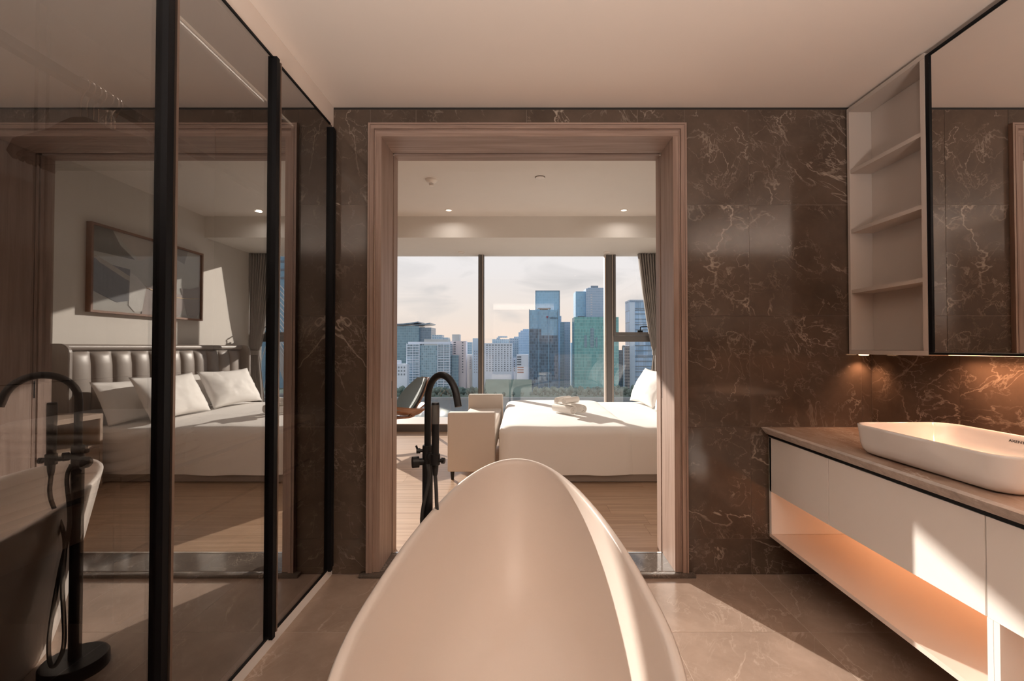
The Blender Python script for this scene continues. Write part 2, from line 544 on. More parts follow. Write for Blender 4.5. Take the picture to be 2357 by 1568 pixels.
# ------------------------------------------------------------------ bathroom shell
D = 2.43
BX0, BX1, BY0, BZ = -1.70, 1.875, -1.40, 2.513
XG = -1.02                         # wardrobe glass plane
OX0, OX1, OZ = -0.761, 0.811, 2.350    # clear door opening
DB = 2.735                         # bedroom side of the door wall
RX1, RX0, RY1, RZ = 2.15, -4.0, 7.05, 2.94

bm = bmesh.new()
add_box(bm, -4.15, OX0 - 0.035, D + 0.002, DB, -0.1, 3.05)
add_box(bm, OX1 + 0.035, 2.35, D + 0.002, DB, -0.1, 3.05)
add_box(bm, OX0 - 0.035, OX1 + 0.035, D + 0.002, DB, OZ + 0.035, 3.05)
wall_front = struct(finish('wall_front', bm, M['grout']))
wall_right = struct(box('wall_right', BX1 + 0.002, BX1 + 0.15, BY0 - 0.1, D + 0.002, -0.1, 2.7, M['grout']))
wall_left = struct(box('wall_left', BX0 - 0.1, BX0, BY0 - 0.1, D + 0.002, -0.1, 2.7, M['plaster']))
wall_back = struct(box('wall_back', BX0, BX1 + 0.002, BY0 - 0.1, BY0, -0.1, 2.7, M['wall_marble']))
ceiling = struct(box('ceiling', BX0, BX1 + 0.002, BY0, D + 0.002, BZ, BZ + 0.12, M['ceiling_paint']))
floor = struct(box('floor', BX0, BX1 + 0.002, BY0, D + 0.002, -0.12, -0.0006, M['grout_light']))
shadow_gap_strip = struct(box('shadow_gap_strip', BX0 + 0.5, BX1, D - 0.0005, D + 0.0015, BZ - 0.0115, BZ - 0.0005, M['dark_gap']))  # flush dark strip paints the shade of the gap under the ceiling

G = 0.0010
ROWS = [0.0, 0.189, 0.785, 1.382, 1.982, BZ - 0.012]

def tile_front(x0, x1, z0, z1):
    xs = sorted([x0, x1] + [1.222 - 0.6 * k for k in range(-2, 6) if x0 < 1.222 - 0.6 * k < x1])
    zs = sorted([z0, z1] + [z for z in ROWS if z0 < z < z1])
    for a, b in zip(xs[:-1], xs[1:]):
        for c, d in zip(zs[:-1], zs[1:]):
            box('tile', a + G, b - G, D, D + 0.002, c + G, d - G, M['wall_marble'], wall_front)

tile_front(-1.03, OX0 - 0.065, 0, BZ - 0.012)
tile_front(OX1 + 0.065, BX1, 0, BZ - 0.012)
tile_front(OX0 - 0.065, OX1 + 0.065, OZ + 0.062, BZ - 0.012)
ys = [D, 1.941, 1.341, 0.741, 0.141, -0.459, -1.059, BY0]
for a, b in zip(ys[:-1], ys[1:]):
    for c, d in zip(ROWS[:-1], ROWS[1:]):
        box('tile', BX1, BX1 + 0.002, b + G, a - G, c + G, (d if d < 2.4 else BZ) - G, M['wall_marble'], wall_right)
xs = [-1.06, -0.578, 0.022, 0.622, 1.222, BX1]
for a, b in zip(xs[:-1], xs[1:]):
    for c, d in zip(ys[:-1], ys[1:]):
        box('tile', a + G, b - G, d + G, c - G, -0.0006, 0.0, M['floor_marble'], floor)
box('closet_floor_slab', BX0, -1.06, BY0, D, -0.0006, 0.0, M['floor_marble'], floor)
# low white plinth and plaster fascia along the wardrobe
trim_2 = struct(box('trim_2', -1.06, -1.017, 0.1, D - 0.002, 0.0, 0.046, M['lacquer']))
trim_3 = struct(box('trim_3', -1.12, -1.024, BY0 + 0.002, D - 0.002, 2.40, BZ - 0.001, M['ceiling_paint']))

# ------------------------------------------------------------------ door opening (frame of a pocket sliding door)
door = thing('door_1', None, None, (0, D, 0), kind='structure')
for sx, xi in ((-1, OX0), (1, OX1)):
    xo = xi + sx * 0.034
    box('jamb', xi, xo, D - 0.004, 2.628, 0.018, OZ, M['oak'], door)
    box('slot', xi + sx * 0.022, xo, 2.628, 2.662, 0.018, OZ, M['dark_slot'], door)
    box('jamb', xi + sx * 0.004, xo, 2.636, 2.654, 0.018, OZ, M['oak'], door)
    box('jamb', xi, xo, 2.662, DB + 0.004, 0.0, OZ, M['oak'], door)
    box('casing', xi + sx * 0.0, xi + sx * 0.030, D - 0.010, D - 0.004, 0.018, OZ, M['oak'], door)
    for a, b, d in ((0.030, 0.036, 0.014), (0.037, 0.052, 0.024), (0.0525, 0.058, 0.022), (0.0585, 0.068, 0.026)):
        box('casing', xi + sx * a, xi + sx * b, D - d, D - 0.001, 0.018, OZ + a, M['oak'], door)
    box('flush_pull', xi + sx * 0.0035, xi + sx * 0.006, 2.640, 2.650, 0.915, 1.015, M['black_metal'], door)
box('head', OX0, OX1, D - 0.004, 2.628, OZ, OZ + 0.034, M['oak_x'], door)
box('slot', OX0, OX1, 2.628, 2.662, OZ + 0.028, OZ + 0.034, M['dark_slot'], door)
box('head', OX0, OX1, 2.662, DB + 0.004, OZ, OZ + 0.034, M['oak_x'], door)
box('casing', OX0 - 0.030, OX1 + 0.030, D - 0.010, D - 0.004, OZ, OZ + 0.030, M['oak_x'], door)
for a, b, d in ((0.030, 0.036, 0.014), (0.037, 0.052, 0.024), (0.0525, 0.058, 0.022), (0.0585, 0.068, 0.026)):
    box('casing', OX0 - b, OX1 + b, D - d, D - 0.001, OZ + a, OZ + b, M['oak_x'], door)
th = struct(box('trim_4', OX0 - 0.10, OX1 + 0.10, D - 0.045, D - 0.0005, 0.0, 0.018, M['threshold_marble'], bev=0.004))
th2 = struct(box('trim_5', OX0 - 0.034, OX1 + 0.034, D + 0.0005, 2.640, -0.02, 0.0175, M['threshold_marble']))
th3 = struct(box('trim_6', OX0, OX1, 2.640, 2.655, -0.02, 0.019, M['steel']))

# ------------------------------------------------------------------ bedroom shell
bw_right = struct(box('wall_bedroom_right', RX1, RX1 + 0.12, DB, RY1 + 0.15, -0.1, 3.05, M['bed_wall']))
bw_left = struct(box('wall_bedroom_left', RX0 - 0.12, RX0, DB, RY1 + 0.15, -0.1, 3.05, M['bed_wall']))
b_ceiling = struct(box('ceiling_bedroom', RX0, RX1, DB, RY1 + 0.15, RZ, RZ + 0.12, M['plaster']))
bulk = struct(box('ceiling_bulkhead', RX0, RX1, 5.93, RY1 + 0.12, 2.66, RZ, M['bed_wall']))
b_floor = struct(box('floor_bedroom', RX0, RX1, 2.655, RY1 + 0.15, -0.12, -0.012, M['dark_slot']))
pw = 0.19
row = 0
y = 2.657
rnd = random.Random(3)
while y < 6.51:
    y2 = min(y + pw, 6.512)
    x = RX0 - rnd.uniform(0, 1.5)
    x_end_l, x_end_r = (RX0, RX1) if y > DB - 0.1 else (OX0, OX1)
    if y <= DB - 0.01:
        y2 = min(y2, DB + 0.09)
        box('plank', OX0, OX1, y + 0.0008, DB, -0.012, 0.0, M['plank'], b_floor)
        y = DB
        continue
    while x < RX1:
        x2 = x + rnd.choice((1.7, 1.9, 2.1))
        a, b = max(x, RX0) + 0.0006, min(x2, RX1) - 0.0006
        if b - a > 0.05:
            box('plank', a, b, y + 0.0008, y2 - 0.0008, -0.012, 0.0, M['plank'], b_floor)
        x = x2
    y = y2

# ------------------------------------------------------------------ window wall
WX0, WX1, WZ0, WZ1 = RX0, RX1, 0.105, 2.66
win = thing('window_1', None, None, (0, RY1, 0), kind='structure')
box('sill', RX0, RX1, 6.514, 6.535, 0.0, 0.100, M['alu'], win)
box('sill', RX0, RX1, 6.514, 7.16, 0.100, 0.112, M['alu_light'], win)
box('sill', RX0, RX1, 6.536, 7.16, 0.0, 0.0995, M['alu'], win)
def mullion(x0, x1):
    xm = (x0 + x1) / 2
    box('mullion', x0, x1, RY1 - 0.02, RY1 + 0.10, WZ0 + 0.007, WZ1, M['alu'], win)
    box('mullion', x0 + 0.012, x0 + 0.030, RY1 - 0.034, RY1 - 0.02, WZ0 + 0.007, WZ1, M['alu'], win)
    box('mullion', x1 - 0.024, x1 - 0.012, RY1 - 0.034, RY1 - 0.02, WZ0 + 0.007, WZ1, M['alu_light'], win)
MUL = [(-0.692, -0.605), (1.300, 1.419)]
for a, b in MUL:
    mullion(a, b)
box('mullion', 1.276, 1.2995, RY1 - 0.03, RY1 + 0.06, WZ0 + 0.007, WZ1, M['alu_light'], win)
box('mullion', RX0, RX0 + 0.08, RY1 - 0.02, RY1 + 0.10, WZ0 + 0.007, WZ1, M['alu'], win)
box('mullion', RX1 - 0.06, RX1, RY1 - 0.02, RY1 + 0.10, WZ0 + 0.007, WZ1, M['alu'], win)
box('transom', 1.4195, RX1 - 0.0605, RY1 - 0.02, RY1 + 0.09, 1.300, 1.392, M['alu'], win)
box('sash', 1.4195, RX1 - 0.0605, RY1 - 0.035, RY1 + 0.02, 1.394, 1.448, M['alu'], win)
box('sash', 1.4195, 1.4495, RY1 - 0.035, RY1 + 0.02, 1.449, WZ1, M['alu'], win)
bm = bmesh.new()
add_box(bm, 1.78, 1.86, RY1 - 0.065, RY1 - 0.036, 1.448, 1.475)
tube(bm, [(1.82, RY1 - 0.06, 1.47), (1.82, RY1 - 0.075, 1.525), (1.835, RY1 - 0.08, 1.53), (2.0, RY1 - 0.08, 1.535)], 0.009, 8)
finish('handle', bm, M['black_metal'], win)
PY = RY1 + 0.03
for a, b, c, d in ((RX0 + 0.08, -0.692, WZ0, WZ1), (-0.605, 1.276, WZ0, WZ1), (1.4195, RX1 - 0.06, WZ0, 1.30), (1.45, RX1 - 0.06, 1.45, WZ1)):
    box('glass_pane', a + 0.001, b - 0.001, PY, PY + 0.008, c + 0.008, d - 0.001, M['window_glass'], win)

# ------------------------------------------------------------------ wardrobe with tinted glass doors
wd = thing('wardrobe', 'built-in wardrobe with dark tinted glass doors and black profiles', 'wardrobe', (-1.3, 1.2, 0))
def linen(y0, y1, z0, z1):
    box('back_panel', -1.665, -1.650, y0 + 0.002, y1 - 0.002, z0, z1, M['closet_linen'], wd)
for y0, y1 in ((0.0, 0.5), (0.5, 1.0), (1.0, 1.516), (1.524, 1.552), (1.56, 2.0), (2.0, 2.42)):
    linen(y0, y1, 0.05, 1.088)
    linen(y0, y1, 1.092, 2.39)
box('backing', -1.69, -1.668, 0.0, 2.42, 0.05, 2.39, M['dark_gap'], wd)
box('end_panel', -1.648, -1.045, 2.405, 2.425, 0.05, 2.39, M['closet_dark'], wd)
box('end_panel', -1.648, -1.045, 0.06, 0.08, 0.05, 2.39, M['closet_wood'], wd)
box('top_panel', -1.67, -1.045, 0.06, 2.42, 2.392, 2.399, M['closet_linen'], wd)
box('base_panel', -1.648, -1.062, 0.082, 2.40, 0.03, 0.048, M['closet_wood'], wd)
bm = bmesh.new()
add_box(bm, -1.395, -1.365, 0.082, 2.403, 2.015, 2.045)
finish('hanging_rail', bm, M['matt_black'], wd)
# floating drawer unit
def drawer_unit(y0, y1, zs):
    box('drawer_top', -1.648, -1.10, y0, y1, 0.838, 0.856, M['closet_wood'], wd)
    box('drawer_carcass', -1.648, -1.122, y0, y1, zs[-1] + 0.002, 0.835, M['dark_gap'], wd)
    for a, b in zip(zs[:-1], zs[1:]):
        box('drawer_front', -1.120, -1.10, y0 + 0.002, y1 - 0.018, b + 0.001, a - 0.020, M['closet_wood'], wd)
    box('drawer_side', -1.120, -1.10, y1 - 0.016, y1, zs[-1] + 0.001, 0.836, M['closet_wood'], wd)
drawer_unit(1.245, 2.402, [0.838, 0.640, 0.455])
drawer_unit(0.085, 1.240, [0.838, 0.727])
DOORS = [(0.175, 0.731), (0.735, 1.291), (1.295, 1.851), (1.855, 2.402)]
for i, (a, b) in enumerate(DOORS):
    dr = box('door', XG - 0.006, XG, a, b - 0.004, 0.05, 2.398, M['closet_glass'], wd)
    box('stile', XG - 0.022, XG + 0.018, b - 0.026, b - 0.004, 0.040, 2.400 if i < 3 else 2.38, M['black_metal'], dr)
    box('stile', XG - 0.022, XG + 0.006, b + 0.0005, b + 0.022 if i < 3 else b + 0.020, 0.048, 2.398 if i < 3 else 2.38, M['matt_black'], dr)
    box('handle_channel', XG + 0.0065, XG + 0.0135, b + 0.012, b + 0.021, 0.05, 2.397 if i < 3 else 2.38, M['bronze'] if i < 3 else M['matt_black'], dr)
    box('top_edge', XG - 0.010, XG + 0.004, a, b - 0.027, 2.392, 2.3995, M['black_metal'], dr)
    box('bottom_edge', XG - 0.010, XG + 0.004, a, b - 0.027, 0.0465, 0.055, M['black_metal'], dr)

# seven hangers on the rail
def hanger_mesh():
    bm = bmesh.new()
    x0, z0 = -1.38, 1.925
    outl = []
    top = [(-0.225, -0.100), (-0.205, -0.062), (-0.15, -0.048), (-0.10, -0.035), (-0.055, -0.010), (-0.02, 0.004), (0.02, 0.004),
           (0.055, -0.010), (0.10, -0.035), (0.15, -0.048), (0.205, -0.062), (0.225, -0.100)]
    bot = [(0.205, -0.125), (0.19, -0.105), (0.15, -0.088), (0.10, -0.075), (0.05, -0.055), (0.0, -0.048), (-0.05, -0.055), (-0.10, -0.075), (-0.15, -0.088), (-0.19, -0.105), (-0.205, -0.125)]
    outl = top + bot
    rings = [[(x0 + p[0], yy, z0 + p[1]) for p in outl] for yy in (-0.006, 0.006)]
    loft(bm, rings)
    n = len(outl)
    # faces front / back as strips
    bm.verts.ensure_lookup_table()
    for off in (0, n):
        m = len(top); k = len(bot)
        tv = [bm.verts[off + i] for i in range(m)]
        bv = [bm.verts[off + m + k - 1 - i] for i in range(k)]
        for i in range(m - 1):
            j0 = min(i, k - 1); j1 = min(i + 1, k - 1)
            f = [tv[i], tv[i + 1], bv[j1]] + ([bv[j0]] if j0 != j1 else [])
            bm.faces.new(f)
    tube(bm, [(x0 - 0.195, 0, z0 - 0.112), (x0 + 0.195, 0, z0 - 0.112)], 0.005, 6)
    bmesh.ops.recalc_face_normals(bm, faces=bm.faces)
    return bm
def hook_mesh():
    bm = bmesh.new()
    x0 = -1.38
    pts = [(x0, 0, 1.925), (x0, 0, 1.985)]
    for k in range(11):
        a = math.radians(-60 + 250 * k / 10)
        pts.append((x0 + 0.0 + 0.026 * math.cos(a) , 0, 2.032 + 0.026 * math.sin(a)))
    tube(bm, pts, 0.0028, 6)
    return bm
HY = [1.400, 1.420, 1.441, 1.458, 1.484, 1.503, 1.517]
ord_ = ['nearest', 'second nearest', 'third nearest', 'middle', 'third farthest', 'second farthest', 'farthest']
h0 = None
for i, yy in enumerate(HY):
    t = thing('clothes_hanger', 'black clothes hanger with steel hook on the wardrobe rail, %s of seven' % ord_[i], 'hanger', (-1.38, yy, 1.93), 'hangers on the wardrobe rail')
    if h0 is None:
        h0 = finish('hanger_body', hanger_mesh(), M['rubber'], None, True, 30)
        k0 = finish('hook', hook_mesh(), M['steel'], None, True, 50)
        bz, kz = h0.location.copy(), k0.location.copy()
        for o, l in ((h0, bz), (k0, kz)):
            o.location = (l.x, yy, l.z); WPOS[o] = Vector(o.location); set_parent(o, t)
    else:
        clone(h0, (bz.x, yy, bz.z), t)
        clone(k0, (kz.x, yy, kz.z), t)

# folded bath robe and towel on the drawer unit
def folded(name, label, cat, x0, x1, y0, y1, z0, layers, th_, mat, seed):
    t = thing(name, label, cat, ((x0 + x1) / 2, (y0 + y1) / 2, z0))
    for k in range(layers):
        bm = bmesh.new()
        za, zb = z0 + k * th_, z0 + (k + 1) * th_ - 0.002
        rings = []
        j = 0.012 * math.sin(seed + 2.1 * k)
        for d, f in ((0.012, 0.0), (0.002, 0.25), (0.0, 0.5), (0.003, 0.78), (0.014, 1.0)):
            pts = densify(rrect(x0 + d + j, x1 - d + j, y0 + d, y1 - d, 0.04, 5), 0.04)
            rings.append([(p[0], p[1], za + (zb - za) * f + 0.004 * noise.noise(Vector((p[0] * 9, p[1] * 9, k + seed)))) for p in pts])
        loft(bm, rings, True, True)
        finish('fold', bm, mat, t, True, 60)
    return t
folded('bath_robe', 'folded beige waffle robe lying on the wardrobe drawers', 'bathrobe', -1.50, -1.14, 1.27, 1.62, 0.857, 5, 0.028, M['towel'], 1.0)
folded('hand_towel', 'folded dark grey towel on the shallow wardrobe drawer', 'towel', -1.46, -1.14, 0.92, 1.20, 0.857, 3, 0.022, M['grey_fabric'], 4.0)

strip = thing('wardrobe_light_strip', 'thin warm light strip running along the wardrobe top', 'light', (-1.22, 1.2, 2.39))
box('diffuser', -1.224, -1.217, 0.1, 2.38, 2.386, 2.3915, M['strip_glow'], strip)
area_lamp('lamp', (-1.22, 1.2, 2.384), 0, 2.2, SOFT, strip, sx=0.008, sy=2.2, spread=150)

# ------------------------------------------------------------------ vanity
vx = 1.315
van = thing('vanity', 'wall-hung white lacquer vanity with drawers above an open lit niche', 'vanity', (1.6, 1.2, 0.2))
VY0, VY1 = -0.30, 2.422
box('bottom_board', vx, 1.872, VY0, VY1, 0.206, 0.224, M['niche'], van)
box('side_panel', vx, 1.872, VY1 - 0.020, VY1, 0.225, 0.735, M['lacquer'], van)
box('side_panel', vx, 1.872, VY0, VY0 + 0.018, 0.225, 0.735, M['lacquer'], van)
box('back_panel', 1.855, 1.872, VY0 + 0.019, VY1 - 0.021, 0.225, 0.735, M['niche'], van)
box('niche_top', vx + 0.022, 1.853, VY0 + 0.019, VY1 - 0.021, 0.452, 0.468, M['niche'], van)
box('drawer_box', vx + 0.022, 1.853, VY0 + 0.019, VY1 - 0.021, 0.470, 0.735, M['dark_gap'], van)
box('plinth_strip', vx - 0.003, 1.87, VY0, VY1, 0.7365, 0.7488, M['black_metal'], van)
SE = [VY1 - 0.0005, 1.953, 1.293, 0.63, VY0]
for a, b in zip(SE[:-1], SE[1:]):
    box('drawer_front', vx, vx + 0.02, b + 0.002, a - 0.002, 0.448, 0.733, M['lacquer'], van, bev=0.0012, seg=1)
for yy in (1.276, 1.258, 0.645, 0.627):
    box('divider', vx + 0.001, 1.853, yy, yy + 0.0165, 0.225, 0.4475, M['lacquer'], van)
led = box('niche_light', 1.80, 1.815, 1.30, 2.39, 0.445, 0.4515, M['warm_glow'], van)
area_lamp('niche_lamp', (1.79, 1.85, 0.443), 0, 0.75, (1.0, 0.46, 0.22), van, sx=0.03, sy=1.05, spread=170)
area_lamp('niche_lamp', (1.79, 0.95, 0.443), 0, 0.4, (1.0, 0.46, 0.22), van, sx=0.03, sy=0.5, spread=170)

ct = thing('countertop', 'brown streaked marble vanity countertop with rough-hewn front edge', 'countertop', (1.58, 1.2, 0.747))
cy0, cy1 = VY0 - 0.01, 2.4285
box('slab', 1.309, 1.8735, cy0, cy1, 0.7495, 0.7838, M['counter_marble'], ct)
bm = bmesh.new()
ny, nz = 420, 6
rings = []
for j in range(-1, nz + 2):
    ring = []
    for i in range(ny + 1):
        yy = cy0 + (cy1 - cy0) * i / ny
        if j == -1:
            ring.append((1.3088, yy, 0.7490))
        elif j == nz + 1:
            ring.append((1.3088, yy, 0.7842))
        else:
            fz = j / nz
            rough_ = 0.0 if j in (0, nz) else 1.0
            ring.append((1.3055 - 0.0285 * fz ** 0.8 - rough_ * (0.0022 * noise.noise(Vector((yy * 60, fz * 5, 3.3))) + 0.0022 * noise.noise(Vector((yy * 17, fz * 2, 8.3)))), yy, 0.7490 + 0.0352 * fz))
    rings.append(ring)
loft(bm, rings, close=False)
bmesh.ops.recalc_face_normals(bm, faces=bm.faces)
finish('front_edge', bm, M['counter_edge'], ct)

# vessel basin
bs = thing('wash_basin', 'white rectangular ceramic vessel basin on the marble countertop', 'basin', (1.555, 1.575, 0.784))
bx0, bx1, by0, by1, bz0, bz1 = 1.352, 1.757, 1.268, 1.885, 0.7845, 0.902
prof = [(0.050, 0.0), (0.036, 0.002), (0.022, 0.010), (0.013, 0.024), (0.008, 0.045), (0.004, 0.085), (0.001, 0.108), (0.0, 0.1155), (0.002, 0.1175), (0.006, 0.1175), (0.009, 0.114), (0.011, 0.10), (0.015, 0.07), (0.026, 0.04), (0.055, 0.024), (0.12, 0.019), (0.17, 0.017)]
rings = []
for d, h in prof:
    rad = max(0.012, 0.078 - d * 0.5)
    rings.append([(p[0], p[1], bz0 + h) for p in rrect(bx0 + d, bx1 - d, by0 + d, by1 - d, rad, 10)])
bm = bmesh.new()
loft(bm, rings, True, True)
bmesh.ops.recalc_face_normals(bm, faces=bm.faces)
finish('bowl', bm, M['ceramic'], bs, True, 70)
bm = bmesh.new()
lathe(bm, [(0.030, 0.0), (0.030, 0.003), (0.026, 0.006), (0.010, 0.0065)], (1.555, 1.575, bz0 + 0.0172), 28)
finish('drain', bm, M['steel'], bs, True, 40)

def text_obj(name, body, size, mtx, mat, parent, ext=0.0006, width=1.0):
    cu = bpy.data.curves.new(name, 'FONT')
    cu.body = body
    cu.size = size
    cu.extrude = ext
    cu.align_x = 'CENTER'; cu.align_y = 'CENTER'
    tmp = bpy.data.objects.new(name + '_tmp', cu)
    COL.objects.link(tmp)
    dg = bpy.context.evaluated_depsgraph_get()
    me = bpy.data.meshes.new_from_object(tmp.evaluated_get(dg))
    bpy.data.objects.remove(tmp)
    bm = bmesh.new(); bm.from_mesh(me)
    bpy.data.meshes.remove(me)
    bmesh.ops.transform(bm, matrix=mtx @ Matrix.Diagonal((width, 1, 1, 1)), verts=bm.verts)
    return finish(name, bm, mat, parent)
# faces -X: local x -> -Y, local y -> Z, local z -> -X
text_obj('maker_mark', 'AXENT', 0.013, Matrix(((0, 0.10, -1, 1.7438), (-1, 0, 0, 1.600), (0, 1, 0.10, 0.878), (0, 0, 0, 1))), M['ink'], bs, 0.0005, 1.25)

# ------------------------------------------------------------------ wall cabinet and mirror
cx0, cx1, cz0, cz1 = 1.747, 1.8735, 1.176, 2.494
cab = thing('wall_shelf_cabinet', 'tall narrow greige open shelf cabinet on marble wall beside mirror', 'shelf', (1.81, 2.18, cz0))
CYa, CYb = 1.948, 2.418
box('back_panel', 1.8665, cx1, CYa, CYb, cz0 + 0.022, cz1 - 0.022, M['greige'], cab)
box('side_panel', cx0, 1.866, CYb - 0.017, CYb, cz0 + 0.022, cz1 - 0.022, M['greige'], cab)
box('side_panel', cx0, 1.866, CYa, CYa + 0.022, cz0 + 0.022, cz1 - 0.022, M['greige'], cab)
box('bottom_panel', cx0, cx1, CYa, CYb, cz0, cz0 + 0.021, M['greige'], cab)
box('top_panel', cx0, cx1, CYa, CYb, cz1 - 0.021, cz1, M['greige'], cab)
for z in (1.517, 1.839, 2.158):
    box('shelf', cx0 + 0.004, 1.866, CYa + 0.0225, CYb - 0.0175, z - 0.019, z, M['greige'], cab)
bm = bmesh.new()
lathe(bm, [(0.022, 0.0), (0.022, -0.006), (0.015, -0.007)], (1.80, 2.385, cz0), 20)
pk = finish('puck_light', bm, M['warm_glow'], cab)
spot = bpy.data.lights.new('puck_lamp', 'SPOT')
spot.energy = 3.0; spot.color = (1.0, 0.50, 0.26); spot.spot_size = math.radians(120); spot.spot_blend = 0.8; spot.shadow_soft_size = 0.015
so = bpy.data.objects.new('puck_lamp', spot); so.location = (1.80, 2.385, cz0 - 0.012); COL.objects.link(so); set_parent(so, cab)

mir = thing('mirror_cabinet', 'large black-framed mirror cabinet above the basin', 'mirror', (1.81, 1.0, 1.18))
MYa, MYb, mz0, mz1 = 0.05, 1.945, 1.180, 2.480
box('body', 1.756, cx1, MYa + 0.004, MYb - 0.002, mz0 + 0.004, mz1 - 0.002, M['greige'], mir)
box('mirror_glass', 1.7535, 1.7555, MYa + 0.010, MYb - 0.018, mz0 + 0.012, mz1 - 0.012, M['mirror'], mir)
for a, b, c, d in ((MYa, MYb, mz0, mz0 + 0.009), (MYa, MYb, mz1 - 0.010, mz1), (MYb - 0.018, MYb, mz0 + 0.0095, mz1 - 0.0105), (MYa, MYa + 0.009, mz0 + 0.0095, mz1 - 0.0105)):
    box('frame', 1.748, 1.7555, a, b, c, d, M['black_metal'], mir)
box('light_strip', 1.79, 1.82, 0.3, 1.90, mz0 - 0.002, mz0 + 0.003, M['warm_glow'], mir)
area_lamp('lamp', (1.805, 1.1, mz0 - 0.006), 0, 6.0, (1.0, 0.48, 0.25), mir, sx=0.04, sy=1.6, spread=150)

# ------------------------------------------------------------------ bathtub
TA, TB, TCX, TCY = 0.978, 0.366, -0.029, 1.117
def tub_ring(da, db, hz, absz=None, n=112):
    ring = []
    for k in range(n):
        a = 2 * math.pi * k / n
        c, s = math.cos(a), math.sin(a)
        e_ = 2 / 2.05
        px = math.copysign(abs(c) ** e_, c) * (TB - db)
        py = math.copysign(abs(s) ** e_, s) * ((TA if s > 0 else 0.66) - da)
        full = math.copysign(abs(s) ** e_, s)
        rim = 0.58 + (0.12 if full > 0 else 0.06) * full * full
        z = absz if absz is not None else (rim + hz[1] if isinstance(hz, tuple) else rim * hz)
        ring.append((TCX + px, TCY + py, z))
    return ring
rings = [tub_ring(0.20, 0.11, 0, 0.0), tub_ring(0.19, 0.10, 0, 0.012), tub_ring(0.165, 0.082, 0.12), tub_ring(0.12, 0.055, 0.35), tub_ring(0.07, 0.028, 0.62),
         tub_ring(0.025, 0.008, 0.86), tub_ring(0.004, 0.001, (0, -0.018)), tub_ring(0.0, 0.0, (0, -0.006)), tub_ring(0.006, 0.006, (0, 0.0)), tub_ring(0.018, 0.018, (0, -0.001)),
         tub_ring(0.025, 0.025, (0, -0.007)), tub_ring(0.029, 0.028, (0, -0.022)), tub_ring(0.05, 0.038, 0.88), tub_ring(0.12, 0.065, 0.62), tub_ring(0.20, 0.10, 0.42),
         tub_ring(0.27, 0.14, 0, 0.19), tub_ring(0.36, 0.20, 0, 0.155), tub_ring(0.55, 0.30, 0, 0.145)]
bm = bmesh.new()
loft(bm, rings, True, True)
bmesh.ops.recalc_face_normals(bm, faces=bm.faces)
tub = thing('bathtub', 'freestanding cream oval slipper bathtub in front of the doorway', 'bathtub', (TCX, TCY, 0))
finish('shell', bm, M['acrylic'], tub, True, 80)
bm = bmesh.new()
lathe(bm, [(0.032, 0.0), (0.032, 0.004), (0.024, 0.007), (0.008, 0.0075)], (TCX, TCY, 0.1455), 28)
finish('drain', bm, M['steel'], tub, True, 40)

# ------------------------------------------------------------------ floor-standing tub faucet
FX, FY = -0.359, 1.714
fc = thing('floor_faucet', 'matt black floor-standing bath faucet with curved spout beside the tub', 'faucet', (FX, FY, 0))
bm = bmesh.new(); lathe(bm, [(0.0, 0), (0.100, 0.0), (0.100, 0.040), (0.096, 0.046), (0.02, 0.046)], (FX, FY, 0), 48)
finish('base', bm, M['matt_black'], fc, True, 40)
bm = bmesh.new(); lathe(bm, [(0.0195, 0.046), (0.0195, 0.838), (0.0185, 0.842), (0.013, 0.842)], (FX, FY, 0), 32)
finish('column', bm, M['matt_black'], fc, True, 40)
ddir = Vector((0.69, -0.72, 0)).normalized()
reach = 0.19
pts = [Vector((FX, FY, 0.842)), Vector((FX, FY, 0.93)), Vector((FX, FY, 1.01))]
R = reach / 2
zc_ = 1.014
for k in range(1, 19):
    a = math.radians(180 - 168 * k / 18)
    pts.append(Vector((FX, FY, zc_)) + ddir * (R + R * math.cos(a)) + Vector((0, 0, 1.0)) * (R * 1.02 * math.sin(a)))
last = pts[-1]; dv = (pts[-1] - pts[-2]).normalized()
pts.append(last + dv * 0.03)
bm = bmesh.new(); tube(bm, pts, 0.0125, 20); finish('spout', bm, M['matt_black'], fc, True, 50)
def knob(name, c, d, r, ln, mat=None):
    bm = bmesh.new()
    c = Vector(c); d = Vector(d).normalized()
    tube(bm, [c, c + d * ln * 0.55, c + d * (ln * 0.56), c + d * ln * 0.97, c + d * ln], [r * 0.62, r * 0.62, r, r, r * 0.9], 24)
    return finish(name, bm, mat or M['matt_black'], fc, True, 40)
knob('handle', (FX, FY, 0.782), (-0.9, -0.35, 0), 0.021, 0.058)
knob('diverter', (FX, FY, 0.805), (0.55, -0.8, 0), 0.016, 0.042)
knob('small_knob', (FX - 0.008, FY, 0.822), (-0.9, -0.2, 0), 0.010, 0.034)
bm = bmesh.new(); tube(bm, [(FX - 0.035, FY - 0.006, 0.822), (FX - 0.042, FY - 0.008, 0.842)], 0.004, 8); finish('lever', bm, M['matt_black'], fc, True, 40)
HX, HYp = -0.319, 1.656
bm = bmesh.new(); tube(bm, [(FX + 0.012, FY - 0.015, 0.80), (HX, HYp, 0.80)], 0.0085, 12); finish('holder_arm', bm, M['matt_black'], fc, True, 40)
bm = bmesh.new(); lathe(bm, [(0.0135, 0.782), (0.0175, 0.784), (0.0175, 0.822), (0.0135, 0.824)], (HX, HYp, 0), 24, cap=False); finish('holder_ring', bm, M['matt_black'], fc, True, 40)
knob('holder_knob', (HX + 0.012, HYp - 0.004, 0.80), (1, -0.2, 0), 0.011, 0.024)
bm = bmesh.new(); lathe(bm, [(0.008, 0.745), (0.0105, 0.76), (0.0132, 0.80), (0.0142, 0.93), (0.0142, 1.006), (0.0125, 1.010), (0.002, 1.010)], (HX, HYp, 0), 24)
hs = finish('hand_shower', bm, M['matt_black'], fc, True, 40)
